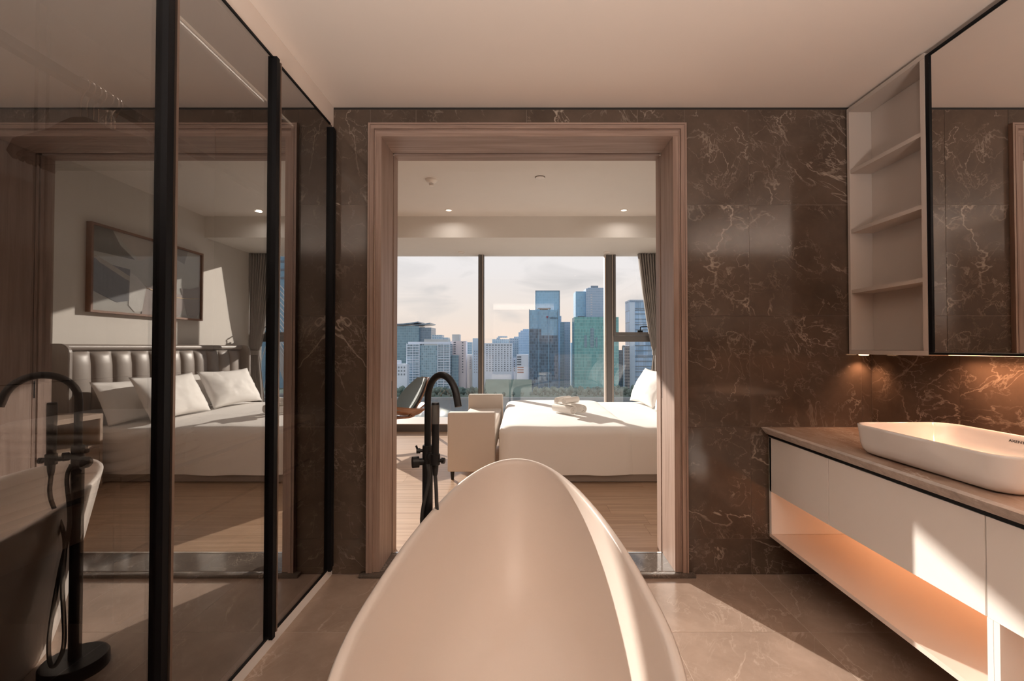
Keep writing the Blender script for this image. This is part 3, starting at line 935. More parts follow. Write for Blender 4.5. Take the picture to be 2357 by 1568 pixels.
bm = bmesh.new(); lathe(bm, [(0.0147, 0.935), (0.0147, 1.0), (0.0143, 1.002), (0.0143, 0.933)], (HX, HYp, 0), 24, cap=False); finish('spray_face', bm, plain('grey_silicone', (0.10, 0.095, 0.09), 0.6), hs, True, 40)
hose = spline([(HX, HYp, 0.746), (HX + 0.004, HYp + 0.004, 0.66), (FX + 0.036, FY - 0.01, 0.50), (FX - 0.005, FY - 0.055, 0.34), (FX - 0.035, FY - 0.075, 0.16),
               (FX - 0.02, FY - 0.085, 0.085), (FX + 0.02, FY - 0.07, 0.075), (FX + 0.05, FY - 0.045, 0.16), (FX + 0.03, FY - 0.035, 0.36), (FX - 0.012, FY - 0.04, 0.56), (FX + 0.010, FY - 0.030, 0.72), (FX + 0.004, FY - 0.020, 0.775)], 10)
bm = bmesh.new(); tube(bm, hose, 0.0068, 10); finish('hose', bm, M['rubber'], fc, True, 60)

# ------------------------------------------------------------------ bathroom downlights out of frame, and added uplighters as unseen fill
for i, (x, y, ww) in enumerate(((0.0, 0.55, 1), (0.95, 0.55, 1), (0.0, -0.75, 1), (1.1, -0.75, 1))):
    downlight(x, y, BZ, 0, SOFT, ['round bathroom downlight above the near end of the bathtub', 'round bathroom downlight above the floor beside the basin',
                                   'round downlight behind the bathtub nearer the wardrobe', 'round downlight behind the bathtub nearer the vanity'][i], group='bathroom ceiling downlights')

for i, (x, y) in enumerate(((-0.62, -0.20), (0.95, -0.25), (-0.62, -1.0), (0.90, -1.0))):  # added lamps behind the camera, fill light bounced off the ceiling
    t = thing('added_uplighter', 'added unseen fill uplighter %s' % ('just behind the bathtub, nearer the wardrobe', 'just behind the bathtub, nearer the vanity', 'at the rear wall, nearer the wardrobe', 'at the rear wall, nearer the vanity')[i], 'light', (x, y, 0), 'added fill uplighters behind the bathtub')
    bm = bmesh.new(); lathe(bm, [(0.0, 0.0), (0.13, 0.0), (0.13, 0.012), (0.125, 0.016), (0.01, 0.018)], (x, y, 0), 32); finish('base', bm, M['matt_black'], t, True, 40)
    bm = bmesh.new(); tube(bm, [(x, y, 0.018), (x, y, 1.22)], 0.010, 12); finish('pole', bm, M['matt_black'], t, True, 40)
    bm = bmesh.new(); lathe(bm, [(0.012, 1.21), (0.08, 1.235), (0.125, 1.29), (0.13, 1.31), (0.125, 1.31), (0.118, 1.292), (0.07, 1.245), (0.01, 1.232)], (x, y, 0), 32); finish('bowl', bm, M['matt_black'], t, True, 40)
    area_lamp('lamp', (x, y, 1.30), 0.10, 27, SOFT, t, rot=(math.pi, 0, 0), spread=180)

# ------------------------------------------------------------------ bed
def draped(x0, x1, y0, y1, zt, zb, r, seed, wave=0.012, crown=0.012, dens=0.06):
    bm = bmesh.new()
    prof = []
    for f in (0.0, 0.25, 0.5, 0.75, 0.9):
        prof.append((0.0, zb + (zt - 0.07 - zb) * f, 1 - f))
    for k in range(0, 6):
        a = math.radians(90 * k / 5)
        prof.append((0.07 * (1 - math.cos(a)), zt - 0.07 + 0.07 * math.sin(a), 0))
    for d in (0.13, 0.22, 0.34, 0.46):
        prof.append((d, zt + crown * min(1, d / 0.4), 0))
    rings = []
    base = densify(rrect(x0, x1, y0, y1, r, 8), dens)
    cx, cy = (x0 + x1) / 2, (y0 + y1) / 2
    hx, hy = (x1 - x0) / 2, (y1 - y0) / 2
    for d, z, hang in prof:
        ring = []
        for (px, py) in base:
            qx = cx + (px - cx) * (hx - d) / hx
            qy = cy + (py - cy) * (hy - d) / hy
            n1 = noise.noise(Vector((px * 2.4, py * 2.4, seed)))
            n2 = noise.noise(Vector((px * 7, py * 7, seed + 5)))
            out = hang * (0.018 * n1 + 0.012 * n2) + 0.008 * hang
            L_ = math.hypot(px - cx, py - cy)
            qx += (px - cx) / L_ * out; qy += (py - cy) / L_ * out
            dz = 0.007 * noise.noise(Vector((qx * 4, qy * 4, seed + 9)))
            if hang > 0.9: dz += wave * n1 * 1.5
            ring.append((qx, qy, z + dz))
        rings.append(ring)
    loft(bm, rings, False, True)
    bmesh.ops.recalc_face_normals(bm, faces=bm.faces)
    return bm

bed = thing('bed', 'wide bed with smooth white duvet and grey tufted headboard', 'bed', (0.9, 5.08, 0))
box('base', -0.10, 1.93, 4.07, 6.09, 0.0, 0.20, M['grey_fabric'], bed, bev=0.02)
box('mattress', -0.12, 1.95, 4.06, 6.10, 0.20, 0.46, M['linen_white'], bed, bev=0.05, seg=3)
finish('sheet', draped(0.55, 1.965, 4.052, 6.108, 0.482, 0.085, 0.07, 2.0), M['linen_white'], bed, True, 80)
finish('duvet', draped(-0.215, 1.005, 4.018, 6.142, 0.503, 0.085, 0.12, 6.0), M['linen_white'], bed, True, 80)
hb = box('headboard', 2.055, 2.147, 3.97, 6.59, 0.12, 1.215, M['leather'], bed, bev=0.02, seg=3)
NCH = 11
for k in range(NCH):
    ya = 4.05 + (6.51 - 4.05) * k / NCH; yb = 4.05 + (6.51 - 4.05) * (k + 1) / NCH
    bm = bmesh.new()
    rings = []
    for z, inset in ((0.32, 0.0), (0.60, 0.0), (0.90, 0.0), (1.05, 0.004), (1.12, 0.014), (1.16, 0.030), (1.178, 0.055)):
        ring = []
        for i in range(13):
            a = math.pi * i / 12
            yy = (ya + yb) / 2 - math.cos(a) * (yb - ya) / 2
            ring.append((2.056 - max(0.002, (0.055 * math.sin(a) ** 0.7 - inset)), yy, z))
        rings.append(ring)
    loft(bm, rings, close=False)
    bmesh.ops.recalc_face_normals(bm, faces=bm.faces)
    for f in bm.faces: pass
    finish('channel', bm, M['leather'], hb, True, 70)
bm = bmesh.new(); tube(bm, [(2.045, 4.03, 1.212), (2.045, 6.53, 1.212)], 0.030, 16); finish('top_roll', bm, M['leather'], hb, True, 50)
for yy, s in ((3.975, 1), (6.585, -1)):
    bm = bmesh.new()
    rings = []
    for off in (0.0, 0.04):
        prof = [(2.14, 0.12), (1.93, 0.12)] + [(1.93 + 0.09 * (1 - math.cos(math.radians(a))), 1.155 + 0.09 * math.sin(math.radians(a))) for a in range(0, 91, 15)] + [(2.14, 1.245)]
        rings.append([(p[0], yy + s * off - s * 0.02, p[1]) for p in prof])
    loft(bm, rings, True, True)
    bmesh.ops.recalc_face_normals(bm, faces=bm.faces)
    bmesh.ops.bevel(bm, geom=[e for e in bm.edges], offset=0.008, segments=2, affect='EDGES')
    finish('wing', bm, M['leather'], hb, True, 50)

def pillow(name, label, cat, c, wy, h, th_, lean, yaw, seed, group):
    bm = bmesh.new()
    nu, nv = 30, 20
    mtx = Matrix.Translation(c) @ Matrix.Rotation(math.radians(yaw), 4, 'Z') @ Matrix.Rotation(math.radians(lean), 4, 'Y')
    # local: x = thickness, y = width, z = height
    grid = {}
    for side in (1, -1):
        for i in range(nu + 1):
            for j in range(nv + 1):
                u = -1 + 2 * i / nu; v = -1 + 2 * j / nv
                if side == -1 and (i in (0, nu) or j in (0, nv)):
                    grid[(side, i, j)] = grid[(1, i, j)]; continue
                f = max(0, (1 - abs(u) ** 2.4)) ** 0.62 * max(0, (1 - abs(v) ** 2.4)) ** 0.62
                y_ = u * wy / 2 * (1 - 0.055 * (1 - v * v))
                z_ = v * h / 2 * (1 - 0.10 * (1 - u * u))
                wr = 0.010 * noise.noise(Vector((u * 3.2 + seed, v * 3.0, side * 2 + seed))) * (f ** 0.3 if f > 0 else 0) + 0.006 * noise.noise(Vector((u * 9 + seed, v * 7, side + seed)))
                x_ = side * (th_ / 2 * f + wr * (1 if f > 0 else 0))
                # sag towards the bottom
                if side == -1: x_ *= 1.0 + 0.18 * (-v)
                grid[(side, i, j)] = bm.verts.new(mtx @ Vector((x_, y_, z_)))
    for side in (1, -1):
        for i in range(nu):
            for j in range(nv):
                q = [grid[(side, i, j)], grid[(side, i + 1, j)], grid[(side, i + 1, j + 1)], grid[(side, i, j + 1)]]
                if side == -1: q.reverse()
                bm.faces.new(q)
    bmesh.ops.recalc_face_normals(bm, faces=bm.faces)
    o = finish(name, bm, M['linen_white'], None, True)
    return tag(o, label, cat, group)
PG = 'white pillows against the headboard'
pillow('pillow', 'white pillow leaning on headboard behind another, nearer the doorway', 'pillow', (1.80, 4.50, 0.695), 0.80, 0.44, 0.17, 24, 0, 1.3, PG)
pillow('pillow', 'front white pillow leaning on the bed, nearer the doorway', 'pillow', (1.57, 4.68, 0.715), 0.88, 0.48, 0.20, 26, -3, 4.7, PG)
pillow('pillow', 'front white pillow leaning on the bed, nearer the window', 'pillow', (1.56, 5.60, 0.722), 0.86, 0.48, 0.20, 26, 4, 8.1, PG)
pillow('pillow', 'white pillow leaning on headboard behind another, nearer the window', 'pillow', (1.80, 5.55, 0.705), 0.80, 0.44, 0.17, 24, 0, 11.9, PG)

# rolled towels
def roll(label, c, ang, ln, r, seed):
    t = thing('rolled_towel', label, 'towel', (c[0], c[1], c[2] - r), 'rolled towels on the duvet')
    ax = Vector((math.cos(ang), math.sin(ang), 0)); sd_ = Vector((-math.sin(ang), math.cos(ang), 0)); up = Vector((0, 0, 1))
    turns = 3.2; n = 110
    bm = bmesh.new()
    pin, pout = [], []
    thk = r / (turns + 0.6)
    for k in range(n + 1):
        q = k / n
        a = 2 * math.pi * turns * q + seed
        rr = r * (0.14 + 0.86 * q) + 0.0012 * math.sin(a * 3 + seed)
        pout.append((rr, a)); pin.append((max(0.002, rr - thk * 0.74), a))
    ringsA = []
    def P_(rr, a, s):
        bulge = 1.0 - 0.05 * abs(s / (ln / 2)) ** 4
        return Vector(c) + ax * s + (sd_ * math.cos(a) + up * math.sin(a)) * rr * bulge
    ss = [-ln / 2, -ln / 2 * 0.85, 0, ln / 2 * 0.85, ln / 2]
    vo = [[bm.verts.new(P_(rr, a, s)) for rr, a in pout] for s in ss]
    vi = [[bm.verts.new(P_(rr, a, s)) for rr, a in pin] for s in ss]
    for m_ in range(len(ss) - 1):
        for k in range(n):
            bm.faces.new((vo[m_][k], vo[m_][k + 1], vo[m_ + 1][k + 1], vo[m_ + 1][k]))
            bm.faces.new((vi[m_][k], vi[m_ + 1][k], vi[m_ + 1][k + 1], vi[m_][k + 1]))
    for m_ in (0, len(ss) - 1):
        for k in range(n):
            bm.faces.new((vo[m_][k], vi[m_][k], vi[m_][k + 1], vo[m_][k + 1]))
    for m_ in range(len(ss) - 1):
        for k in (0, n):
            bm.faces.new((vo[m_][k], vo[m_ + 1][k], vi[m_ + 1][k], vi[m_][k]))
    bmesh.ops.recalc_face_normals(bm, faces=bm.faces)
    finish('towel_roll', bm, M['towel'], t, True, 60)
TZ = 0.519
roll('thick rolled white towel in front at the bottom of the towel stack', (0.430, 4.745, TZ + 0.052), math.radians(-56), 0.31, 0.052, 0.4)
roll('thick rolled white towel at the bottom of the stack, behind the front roll', (0.545, 4.812, TZ + 0.052), math.radians(-57), 0.31, 0.052, 1.9)
roll('thin rolled white towel on top of the stack, nearer the bench', (0.430, 4.790, TZ + 0.141), math.radians(228), 0.23, 0.036, 2.6)
roll('thin rolled white towel on top of the stack, nearer the pillows', (0.505, 4.735, TZ + 0.142), math.radians(226), 0.23, 0.037, 4.0)

# ------------------------------------------------------------------ bench at the foot of the bed
bn = thing('bench', 'cream upholstered bench with raised ends at the foot of the bed', 'bench', (-0.466, 4.96, 0))
for a, b in ((4.115, 4.225), (5.70, 5.815)):
    box('arm', -0.684, -0.250, a, b, 0.080, 0.617, M['bench_fabric'], bn, bev=0.016, seg=3)
box('seat', -0.670, -0.262, 4.226, 5.699, 0.20, 0.450, M['bench_fabric'], bn, bev=0.022, seg=3)
for x in (-0.645, -0.289):
    for yy in (4.17, 5.757):
        bm = bmesh.new()
        tube(bm, [(x, yy, 0.0), (x, yy, 0.082)], [0.014, 0.020], 12)
        finish('leg', bm, M['matt_black'], bn, True, 40)

# ------------------------------------------------------------------ shell lounge chair by the window
ch = thing('lounge_chair', 'walnut plywood shell chair with grey leather pads by the window', 'chair', (-1.66, 5.85, 0))
CM = Matrix.Translation((-1.66, 5.85, 0)) @ Matrix.Rotation(math.radians(38), 4, 'Z')
# local: +x towards the back of the chair, y sideways
def shell(fn, th_, nu, nv, name, mat):
    bm = bmesh.new()
    top = [[CM @ Vector(fn(-1 + 2 * i / nu, j / nv)) for i in range(nu + 1)] for j in range(nv + 1)]
    vt = [[bm.verts.new(p) for p in r_] for r_ in top]
    for j in range(nv):
        for i in range(nu):
            bm.faces.new((vt[j][i], vt[j][i + 1], vt[j + 1][i + 1], vt[j + 1][i]))
    bmesh.ops.recalc_face_normals(bm, faces=bm.faces)
    thicken(bm, th_)
    return finish(name, bm, mat, ch, True, 50)
def seat_fn(s, t):
    wdt = 0.44 * (1 - 0.35 * (2 * t - 1) ** 2 * (1 - 0.2 * t))
    x = -0.30 + 0.54 * t + 0.05 * s * s
    return (x, s * wdt, 0.375 - 0.06 * t + 0.11 * abs(s) ** 2.2 + 0.02 * (1 - t) ** 2)
def seat_pad(s, t):
    x, y_, z_ = seat_fn(s * 0.86, 0.07 + t * 0.86)
    return (x, y_, z_ + 0.026)
def back_fn(s, t):
    wdt = 0.33 * (1 - 0.55 * t ** 2.2) * (0.75 + 0.5 * t * (1 - t) * 2)
    return (0.16 + 0.27 * t + 0.06 * t * t - 0.05 * s * s, s * wdt, 0.33 + 0.47 * t + 0.01 * s * s)
def back_pad(s, t):
    x, y_, z_ = back_fn(s * 0.88, 0.08 + t * 0.86)
    return (x - 0.034, y_, z_ + 0.018)
shell(seat_fn, 0.014, 22, 12, 'seat_shell', M['walnut'])
shell(seat_pad, -0.022, 22, 12, 'seat_pad', M['chair_pad'])
shell(back_fn, 0.014, 16, 12, 'backrest', M['walnut'])
shell(back_pad, 0.026, 16, 12, 'back_pad', M['chair_pad'])
def strap(name, pts, wd_, th_):
    bm = bmesh.new()
    P2 = spline(pts, 8)
    rings = []
    for i, p in enumerate(P2):
        a = P2[max(0, i - 1)]; b = P2[min(len(P2) - 1, i + 1)]
        tdir = (b - a).normalized()
        side = tdir.cross(Vector((0, 1, 0))).normalized()
        yv = Vector((0, 1, 0))
        rings.append([CM @ (p + yv * sy * wd_ / 2 + side * sx * th_ / 2) for sx, sy in ((-1, -1), (1, -1), (1, 1), (-1, 1))])
    loft(bm, rings, True, True)
    bmesh.ops.recalc_face_normals(bm, faces=bm.faces)
    return finish(name, bm, M['walnut'], ch, True, 35)
for s in (-1, 1):
    strap('leg', [(0.10, s * 0.20, 0.325), (-0.12, s * 0.25, 0.330), (-0.22, s * 0.29, 0.285), (-0.25, s * 0.32, 0.15), (-0.28, s * 0.34, 0.0)], 0.055, 0.022)
strap('leg', [(-0.05, 0, 0.318), (0.22, 0, 0.305), (0.36, 0, 0.42), (0.44, 0, 0.46), (0.50, 0, 0.38), (0.54, 0, 0.20), (0.58, 0, 0.0)], 0.12, 0.022)
strap('back_support', [(0.05, 0.0, 0.345), (0.17, 0.0, 0.335), (0.26, 0.0, 0.42), (0.40, 0.0, 0.62)], 0.09, 0.02)

# ------------------------------------------------------------------ bedside table
ns_ = thing('bedside_table', 'light oak bedside table with open niche beside the headboard', 'bedside table', (1.85, 3.72, 0))
nx0, nx1, ny0, ny1 = 1.60, 2.14, 3.46, 3.93
box('top', nx0, nx1, ny0, ny1, 0.600, 0.640, M['closet_wood'], ns_)
box('side', nx0, nx1, ny1 - 0.025, ny1, 0.0, 0.599, M['closet_wood'], ns_)
box('side', nx0, nx1, ny0, ny0 + 0.025, 0.0, 0.599, M['closet_wood'], ns_)
box('back', nx1 - 0.02, nx1, ny0 + 0.026, ny1 - 0.026, 0.0, 0.599, M['closet_wood'], ns_)
box('shelf', nx0, nx1 - 0.021, ny0 + 0.026, ny1 - 0.026, 0.36, 0.380, M['closet_wood'], ns_)
dw = box('drawer', nx0 + 0.004, nx1 - 0.022, ny0 + 0.028, ny1 - 0.028, 0.04, 0.355, M['closet_wood'], ns_)
box('pull', nx0 - 0.012, nx0 + 0.003, 3.66, 3.73, 0.30, 0.312, M['matt_black'], dw)

# ------------------------------------------------------------------ painting over the bed
pt = thing('painting', 'wide abstract grey and mauve painting in slim wooden frame above bed', 'painting', (2.14, 5.08, 1.55))
pY0, pY1, pZ0, pZ1 = 4.32, 5.84, 1.553, 2.425
for a, b, c, d in ((pY0, pY1, pZ0, pZ0 + 0.022), (pY0, pY1, pZ1 - 0.022, pZ1), (pY0, pY0 + 0.022, pZ0 + 0.0225, pZ1 - 0.0225), (pY1 - 0.022, pY1, pZ0 + 0.0225, pZ1 - 0.0225)):
    box('frame', 2.095, 2.149, a, b, c, d, M['frame_wood'], pt)
box('canvas', 2.130, 2.148, pY0 + 0.0225, pY1 - 0.0225, pZ0 + 0.0225, pZ1 - 0.0225, plain('canvas_grey', (0.50, 0.50, 0.47), 0.8, var=0.15, vscale=4), pt)
def paint(poly, col, k):
    bm = bmesh.new()
    w_, h_ = pY1 - pY0 - 0.046, pZ1 - pZ0 - 0.046
    v0 = [(2.1295 - 0.0008 * k, pY0 + 0.023 + a * w_, pZ0 + 0.023 + b * h_) for a, b in poly]
    v1 = [(2.1302, p[1], p[2]) for p in v0]
    A = [bm.verts.new(p) for p in v0]; B = [bm.verts.new(p) for p in v1]
    bm.faces.new(A)
    for i in range(len(A)):
        j = (i + 1) % len(A)
        bm.faces.new((A[i], B[i], B[j], A[j]))
    bmesh.ops.recalc_face_normals(bm, faces=bm.faces)
    finish('paint_shape', bm, plain('paint%d' % k, col, 0.7, var=0.18, vscale=5), pt)
paint([(0, .70), (0, 1), (.16, 1), (.22, .84), (.34, .70)], (0.12, 0.12, 0.11), 1)
paint([(.17, 1), (.26, .86), (.38, .70), (.52, .82), (.60, 1)], (0.52, 0.47, 0.42), 2)
paint([(.62, 1), (.70, .86), (.82, .80), (.86, 1)], (0.30, 0.29, 0.28), 3)
paint([(0, .63), (.10, .58), (.30, .56), (.30, .16), (.20, .12), (0, .24)], (0.10, 0.105, 0.12), 4)
paint([(0, .67), (.12, .60), (.30, .47), (.46, .37), (.42, .34), (.26, .43), (.06, .58)], (0.42, 0.36, 0.29), 5)
paint([(.30, .52), (.36, .48), (.44, .36), (.42, .04), (.34, .02), (.29, .10)], (0.66, 0.65, 0.62), 6)
paint([(.44, .37), (.52, .40), (.62, .36), (.82, .33), (.84, .18), (.76, .02), (.40, .0)], (0.40, 0.335, 0.315), 7)
paint([(.78, .43), (.88, .44), (1, .50), (1, .10), (.96, .02), (.86, .03), (.82, .22)], (0.25, 0.21, 0.19), 8)
bm = bmesh.new()
tube(bm, [(2.1215, pY0 + 0.023 + (0.44 + 0.55 * k / 14) * 1.474, pZ0 + 0.023 + (0.37 - 0.085 * math.sin(math.pi * (0.05 + 0.75 * k / 14))) * 0.826) for k in range(15)], 0.0035, 6)
finish('gold_arc', bm, plain('gold', (0.75, 0.52, 0.25), 0.3, metal=0.7), pt, True)
box('glass', 2.108, 2.110, pY0 + 0.0225, pY1 - 0.0225, pZ0 + 0.0225, pZ1 - 0.0225, M['picture_glass'], pt)

# ------------------------------------------------------------------ curtain
cu = thing('curtain', 'grey-beige pleated curtain tied back beside the bedroom window', 'curtain', (1.95, 6.93, 0))
bm = bmesh.new()
NZ, NU = 60, 150
rows_ = []
for j in range(NZ + 1):
    z = 0.14 + (2.655 - 0.14) * j / NZ
    if z >= 1.13:
        q = (z - 1.13) / (2.655 - 1.13)
        left = 2.005 - 0.235 * q ** 0.75
        amp = 0.018 + 0.022 * q
    else:
        q = (1.13 - z) / 1.0
        left = 2.005 - 0.10 * q ** 0.8
        amp = 0.018 + 0.018 * q
    r_ = []
    for i in range(NU + 1):
        u = i / NU
        x = left + (2.135 - left) * u
        ph = 2 * math.pi * 9 * u
        yy = 6.93 + amp * math.sin(ph + 0.5 * math.sin(3 * z)) + 0.006 * math.sin(ph * 2.3 + z * 2)
        if z >= 1.13: x += 0.006 * math.cos(ph)
        r_.append((x, yy, z))
    rows_.append(r_)
loft(bm, rows_, close=False)
bmesh.ops.recalc_face_normals(bm, faces=bm.faces)
thicken(bm, 0.003)
finish('drape', bm, M['curtain'], cu, True)
bm = bmesh.new()
rings = []
for z in (1.095, 1.165):
    rings.append([(p[0], p[1], z) for p in rrect(1.993, 2.145, 6.893, 6.967, 0.03, 6)])
loft(bm, rings)
bmesh.ops.recalc_face_normals(bm, faces=bm.faces)
thicken(bm, -0.003)
finish('tieback', bm, M['curtain'], cu, True, 40)

# ------------------------------------------------------------------ bedroom ceiling fittings
downlight(-0.928, 5.65, RZ, 1.2, SOFT, 'lit bedroom downlight nearer the bench, below the bulkhead line', r=0.036, group='lit bedroom downlights')
downlight(1.272, 5.65, RZ, 1.2, SOFT, 'lit bedroom downlight nearer the headboard wall', r=0.036, group='lit bedroom downlights')
downlight(-0.928, 3.30, RZ, 3, SOFT, 'bedroom downlight near the doorway on the chair side', r=0.036, group='lit bedroom downlights')
downlight(1.272, 3.30, RZ, 3, SOFT, 'bedroom downlight near the doorway on the headboard side', r=0.036, group='lit bedroom downlights')
downlight(-2.6, 4.5, RZ, 3, SOFT, 'bedroom downlight over the far end away from the bed', r=0.036, group='lit bedroom downlights')
for x, lab in ((-0.932, 'unlit flush disc in the window soffit nearer the chair'), (1.275, 'unlit flush disc in the window soffit nearer the curtain')):
    t = thing('soffit_disc', lab, 'ceiling fitting', (x, 6.85, 2.66), 'flush discs in the window soffit')
    bm = bmesh.new(); lathe(bm, [(0.050, 0.0), (0.050, -0.007), (0.044, -0.010), (0.0430, -0.004)], (x, 6.85, 2.66), 28, cap=False); finish('ring', bm, M['lamp_white'], t, True, 40)
    bm = bmesh.new(); lathe(bm, [(0.0425, -0.001), (0.0425, -0.005), (0.010, -0.0055)], (x, 6.85, 2.66), 28); finish('cover', bm, M['plaster'], t, True, 40)
t = thing('ceiling_speaker', 'flush round white cover plate in the middle of the bedroom ceiling', 'ceiling fitting', (0.177, 4.564, RZ))
bm = bmesh.new(); lathe(bm, [(0.052, 0.0), (0.052, -0.004), (0.049, -0.004), (0.049, 0.0)], (0.177, 4.564, RZ), 32, cap=False); finish('gap_ring', bm, M['dark_slot'], t, True, 40)
bm = bmesh.new(); lathe(bm, [(0.0485, 0.0), (0.0485, -0.010), (0.045, -0.012), (0.01, -0.012)], (0.177, 4.564, RZ), 32); finish('plate', bm, M['lamp_white'], t, True, 40)
t = thing('smoke_detector', 'round white ceiling smoke detector with a small ribbed tip', 'smoke detector', (-0.939, 4.623, RZ))
bm = bmesh.new(); lathe(bm, [(0.060, 0.0), (0.060, -0.012), (0.052, -0.022), (0.040, -0.034), (0.024, -0.040)], (-0.939, 4.623, RZ), 32); finish('base', bm, M['lamp_white'], t, True, 40)
for k in range(6):
    a = 2 * math.pi * k / 6
    bm = bmesh.new(); tube(bm, [(-0.939 + 0.020 * math.cos(a), 4.623 + 0.020 * math.sin(a), RZ - 0.039), (-0.939 + 0.017 * math.cos(a), 4.623 + 0.017 * math.sin(a), RZ - 0.062)], 0.004, 6)
    finish('rib', bm, M['lamp_white'], t)
bm = bmesh.new(); lathe(bm, [(0.020, -0.060), (0.021, -0.066), (0.012, -0.070)], (-0.939, 4.623, RZ), 20); finish('tip', bm, M['lamp_white'], t, True, 40)

# ------------------------------------------------------------------ the city across the river
GZ = -55.0
PITCH = math.atan(16 / 1040.0)
def at(u, v, Y):
    x = (u - 1203.0) / 1040.0; q = (784.0 - v) / 1040.0
    y = math.cos(PITCH) - q * math.sin(PITCH); z = math.sin(PITCH) + q * math.cos(PITCH)
    return x / y * Y, CAM_H + z / y * Y

M['river'] = None
m, t_, o_ = new_mat('river_water')
b_ = N(t_, 'ShaderNodeBsdfPrincipled'); b_.inputs['Base Color'].default_value = (0.17, 0.20, 0.215, 1); b_.inputs['Roughness'].default_value = 0.12
tcn = N(t_, 'ShaderNodeTexCoord'); mpn = N(t_, 'ShaderNodeMapping'); mpn.inputs['Scale'].default_value = (0.14, 0.30, 0.2)
t_.links.new(tcn.outputs['Object'], mpn.inputs[0])
nn = N(t_, 'ShaderNodeTexNoise'); nn.inputs['Scale'].default_value = 1.0; nn.inputs['Detail'].default_value = 6; nn.inputs['Roughness'].default_value = 0.7
t_.links.new(mpn.outputs[0], nn.inputs['Vector'])
bpn = N(t_, 'ShaderNodeBump'); bpn.inputs['Strength'].default_value = 1.0; bpn.inputs['Distance'].default_value = 2.2
t_.links.new(nn.outputs[0], bpn.inputs['Height']); t_.links.new(bpn.outputs[0], b_.inputs['Normal'])
t_.links.new(b_.outputs[0], o_.inputs[0])
M['river'] = m
M['quay'] = plain('quay', (0.30, 0.32, 0.33), 0.8, var=0.2, vscale=0.1)
M['grass'] = plain('grass', (0.16, 0.22, 0.19), 0.9, var=0.3, vscale=0.05)
M['leaf'] = plain('leaf', (0.10, 0.155, 0.145), 0.9, var=0.45, vscale=0.5)
M['leaf2'] = plain('leaf2', (0.145, 0.20, 0.175), 0.9, var=0.45, vscale=0.5)
M['bark'] = plain('bark', (0.10, 0.09, 0.08), 0.9)
riv = struct(box('river', -420, 420, 60, 486, GZ - 1, GZ, M['river']))
quay = struct(box('ground_quay', -420, 420, 486, 492, GZ - 1, GZ + 2.2, M['quay']))
gnd = struct(box('ground_city', -420, 420, 492, 1100, GZ - 1, GZ + 2.5, M['grass']))
bm = bmesh.new()
x0_, _ = at(1112, 880, 505); x1_, _ = at(1225, 880, 505)
vv = [bm.verts.new(p) for p in ((x0_, 506, GZ + 2.5), (x1_, 506, GZ + 2.5), (x1_, 540, GZ + 18), (x0_, 540, GZ + 18), (x0_, 540, GZ + 2.5), (x1_, 540, GZ + 2.5))]
for f in ((0, 1, 2, 3), (3, 2, 5, 4), (0, 3, 4), (1, 5, 2)): bm.faces.new([vv[i] for i in f])
struct(finish('ground_lawn_bank', bm, M['grass']))

F = {}  # distance haze is mixed into these bluish, lightened facade colours
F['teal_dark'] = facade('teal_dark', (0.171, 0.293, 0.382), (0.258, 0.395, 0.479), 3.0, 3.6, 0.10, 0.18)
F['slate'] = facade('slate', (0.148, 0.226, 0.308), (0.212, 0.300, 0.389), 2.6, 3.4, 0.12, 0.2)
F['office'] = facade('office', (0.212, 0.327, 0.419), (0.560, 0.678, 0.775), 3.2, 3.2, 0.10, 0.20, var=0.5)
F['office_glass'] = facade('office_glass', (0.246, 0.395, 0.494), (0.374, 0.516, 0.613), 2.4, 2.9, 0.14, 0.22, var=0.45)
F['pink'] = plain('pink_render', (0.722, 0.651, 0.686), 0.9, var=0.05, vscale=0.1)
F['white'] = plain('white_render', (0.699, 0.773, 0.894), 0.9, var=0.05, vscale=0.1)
F['hazed_pale'] = plain('hazed_pale_render', (0.560, 0.692, 0.850), 0.9, var=0.05, vscale=0.1)
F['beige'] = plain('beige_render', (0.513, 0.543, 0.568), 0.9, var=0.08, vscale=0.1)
F['grey'] = facade('grey_block', (0.258, 0.381, 0.494), (0.409, 0.529, 0.642), 3.0, 3.3, 0.35, 0.35)
F['blue'] = facade('blue_glass', (0.224, 0.435, 0.627), (0.281, 0.476, 0.642), 2.2, 3.6, 0.10, 0.10, var=0.18)
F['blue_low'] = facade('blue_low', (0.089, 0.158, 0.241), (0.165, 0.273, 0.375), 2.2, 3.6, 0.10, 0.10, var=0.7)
F['blue_hi'] = facade('blue_hi', (0.258, 0.449, 0.613), (0.328, 0.516, 0.672), 2.4, 3.6, 0.08, 0.08, var=0.10)
F['green'] = facade('green_glass', (0.142, 0.395, 0.419), (0.304, 0.543, 0.568), 1.8, 3.8, 0.10, 0.10, var=0.3)
F['lilac'] = facade('lilac_tower', (0.304, 0.421, 0.568), (0.386, 0.489, 0.627), 2.6, 3.3, 0.3, 0.35, var=0.12)
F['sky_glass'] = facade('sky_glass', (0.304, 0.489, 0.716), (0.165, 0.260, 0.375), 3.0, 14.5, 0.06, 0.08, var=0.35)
F['brown'] = facade('brown_tower', (0.095, 0.111, 0.138), (0.258, 0.260, 0.271), 2.6, 3.6, 0.25, 0.35)
F['dark'] = plain('roof_dark', (0.10, 0.12, 0.14), 0.8)
F['window'] = plain('far_window', (0.10, 0.13, 0.17), 0.3)
F['window_mid'] = plain('far_window_mid', (0.24, 0.29, 0.34), 0.3)

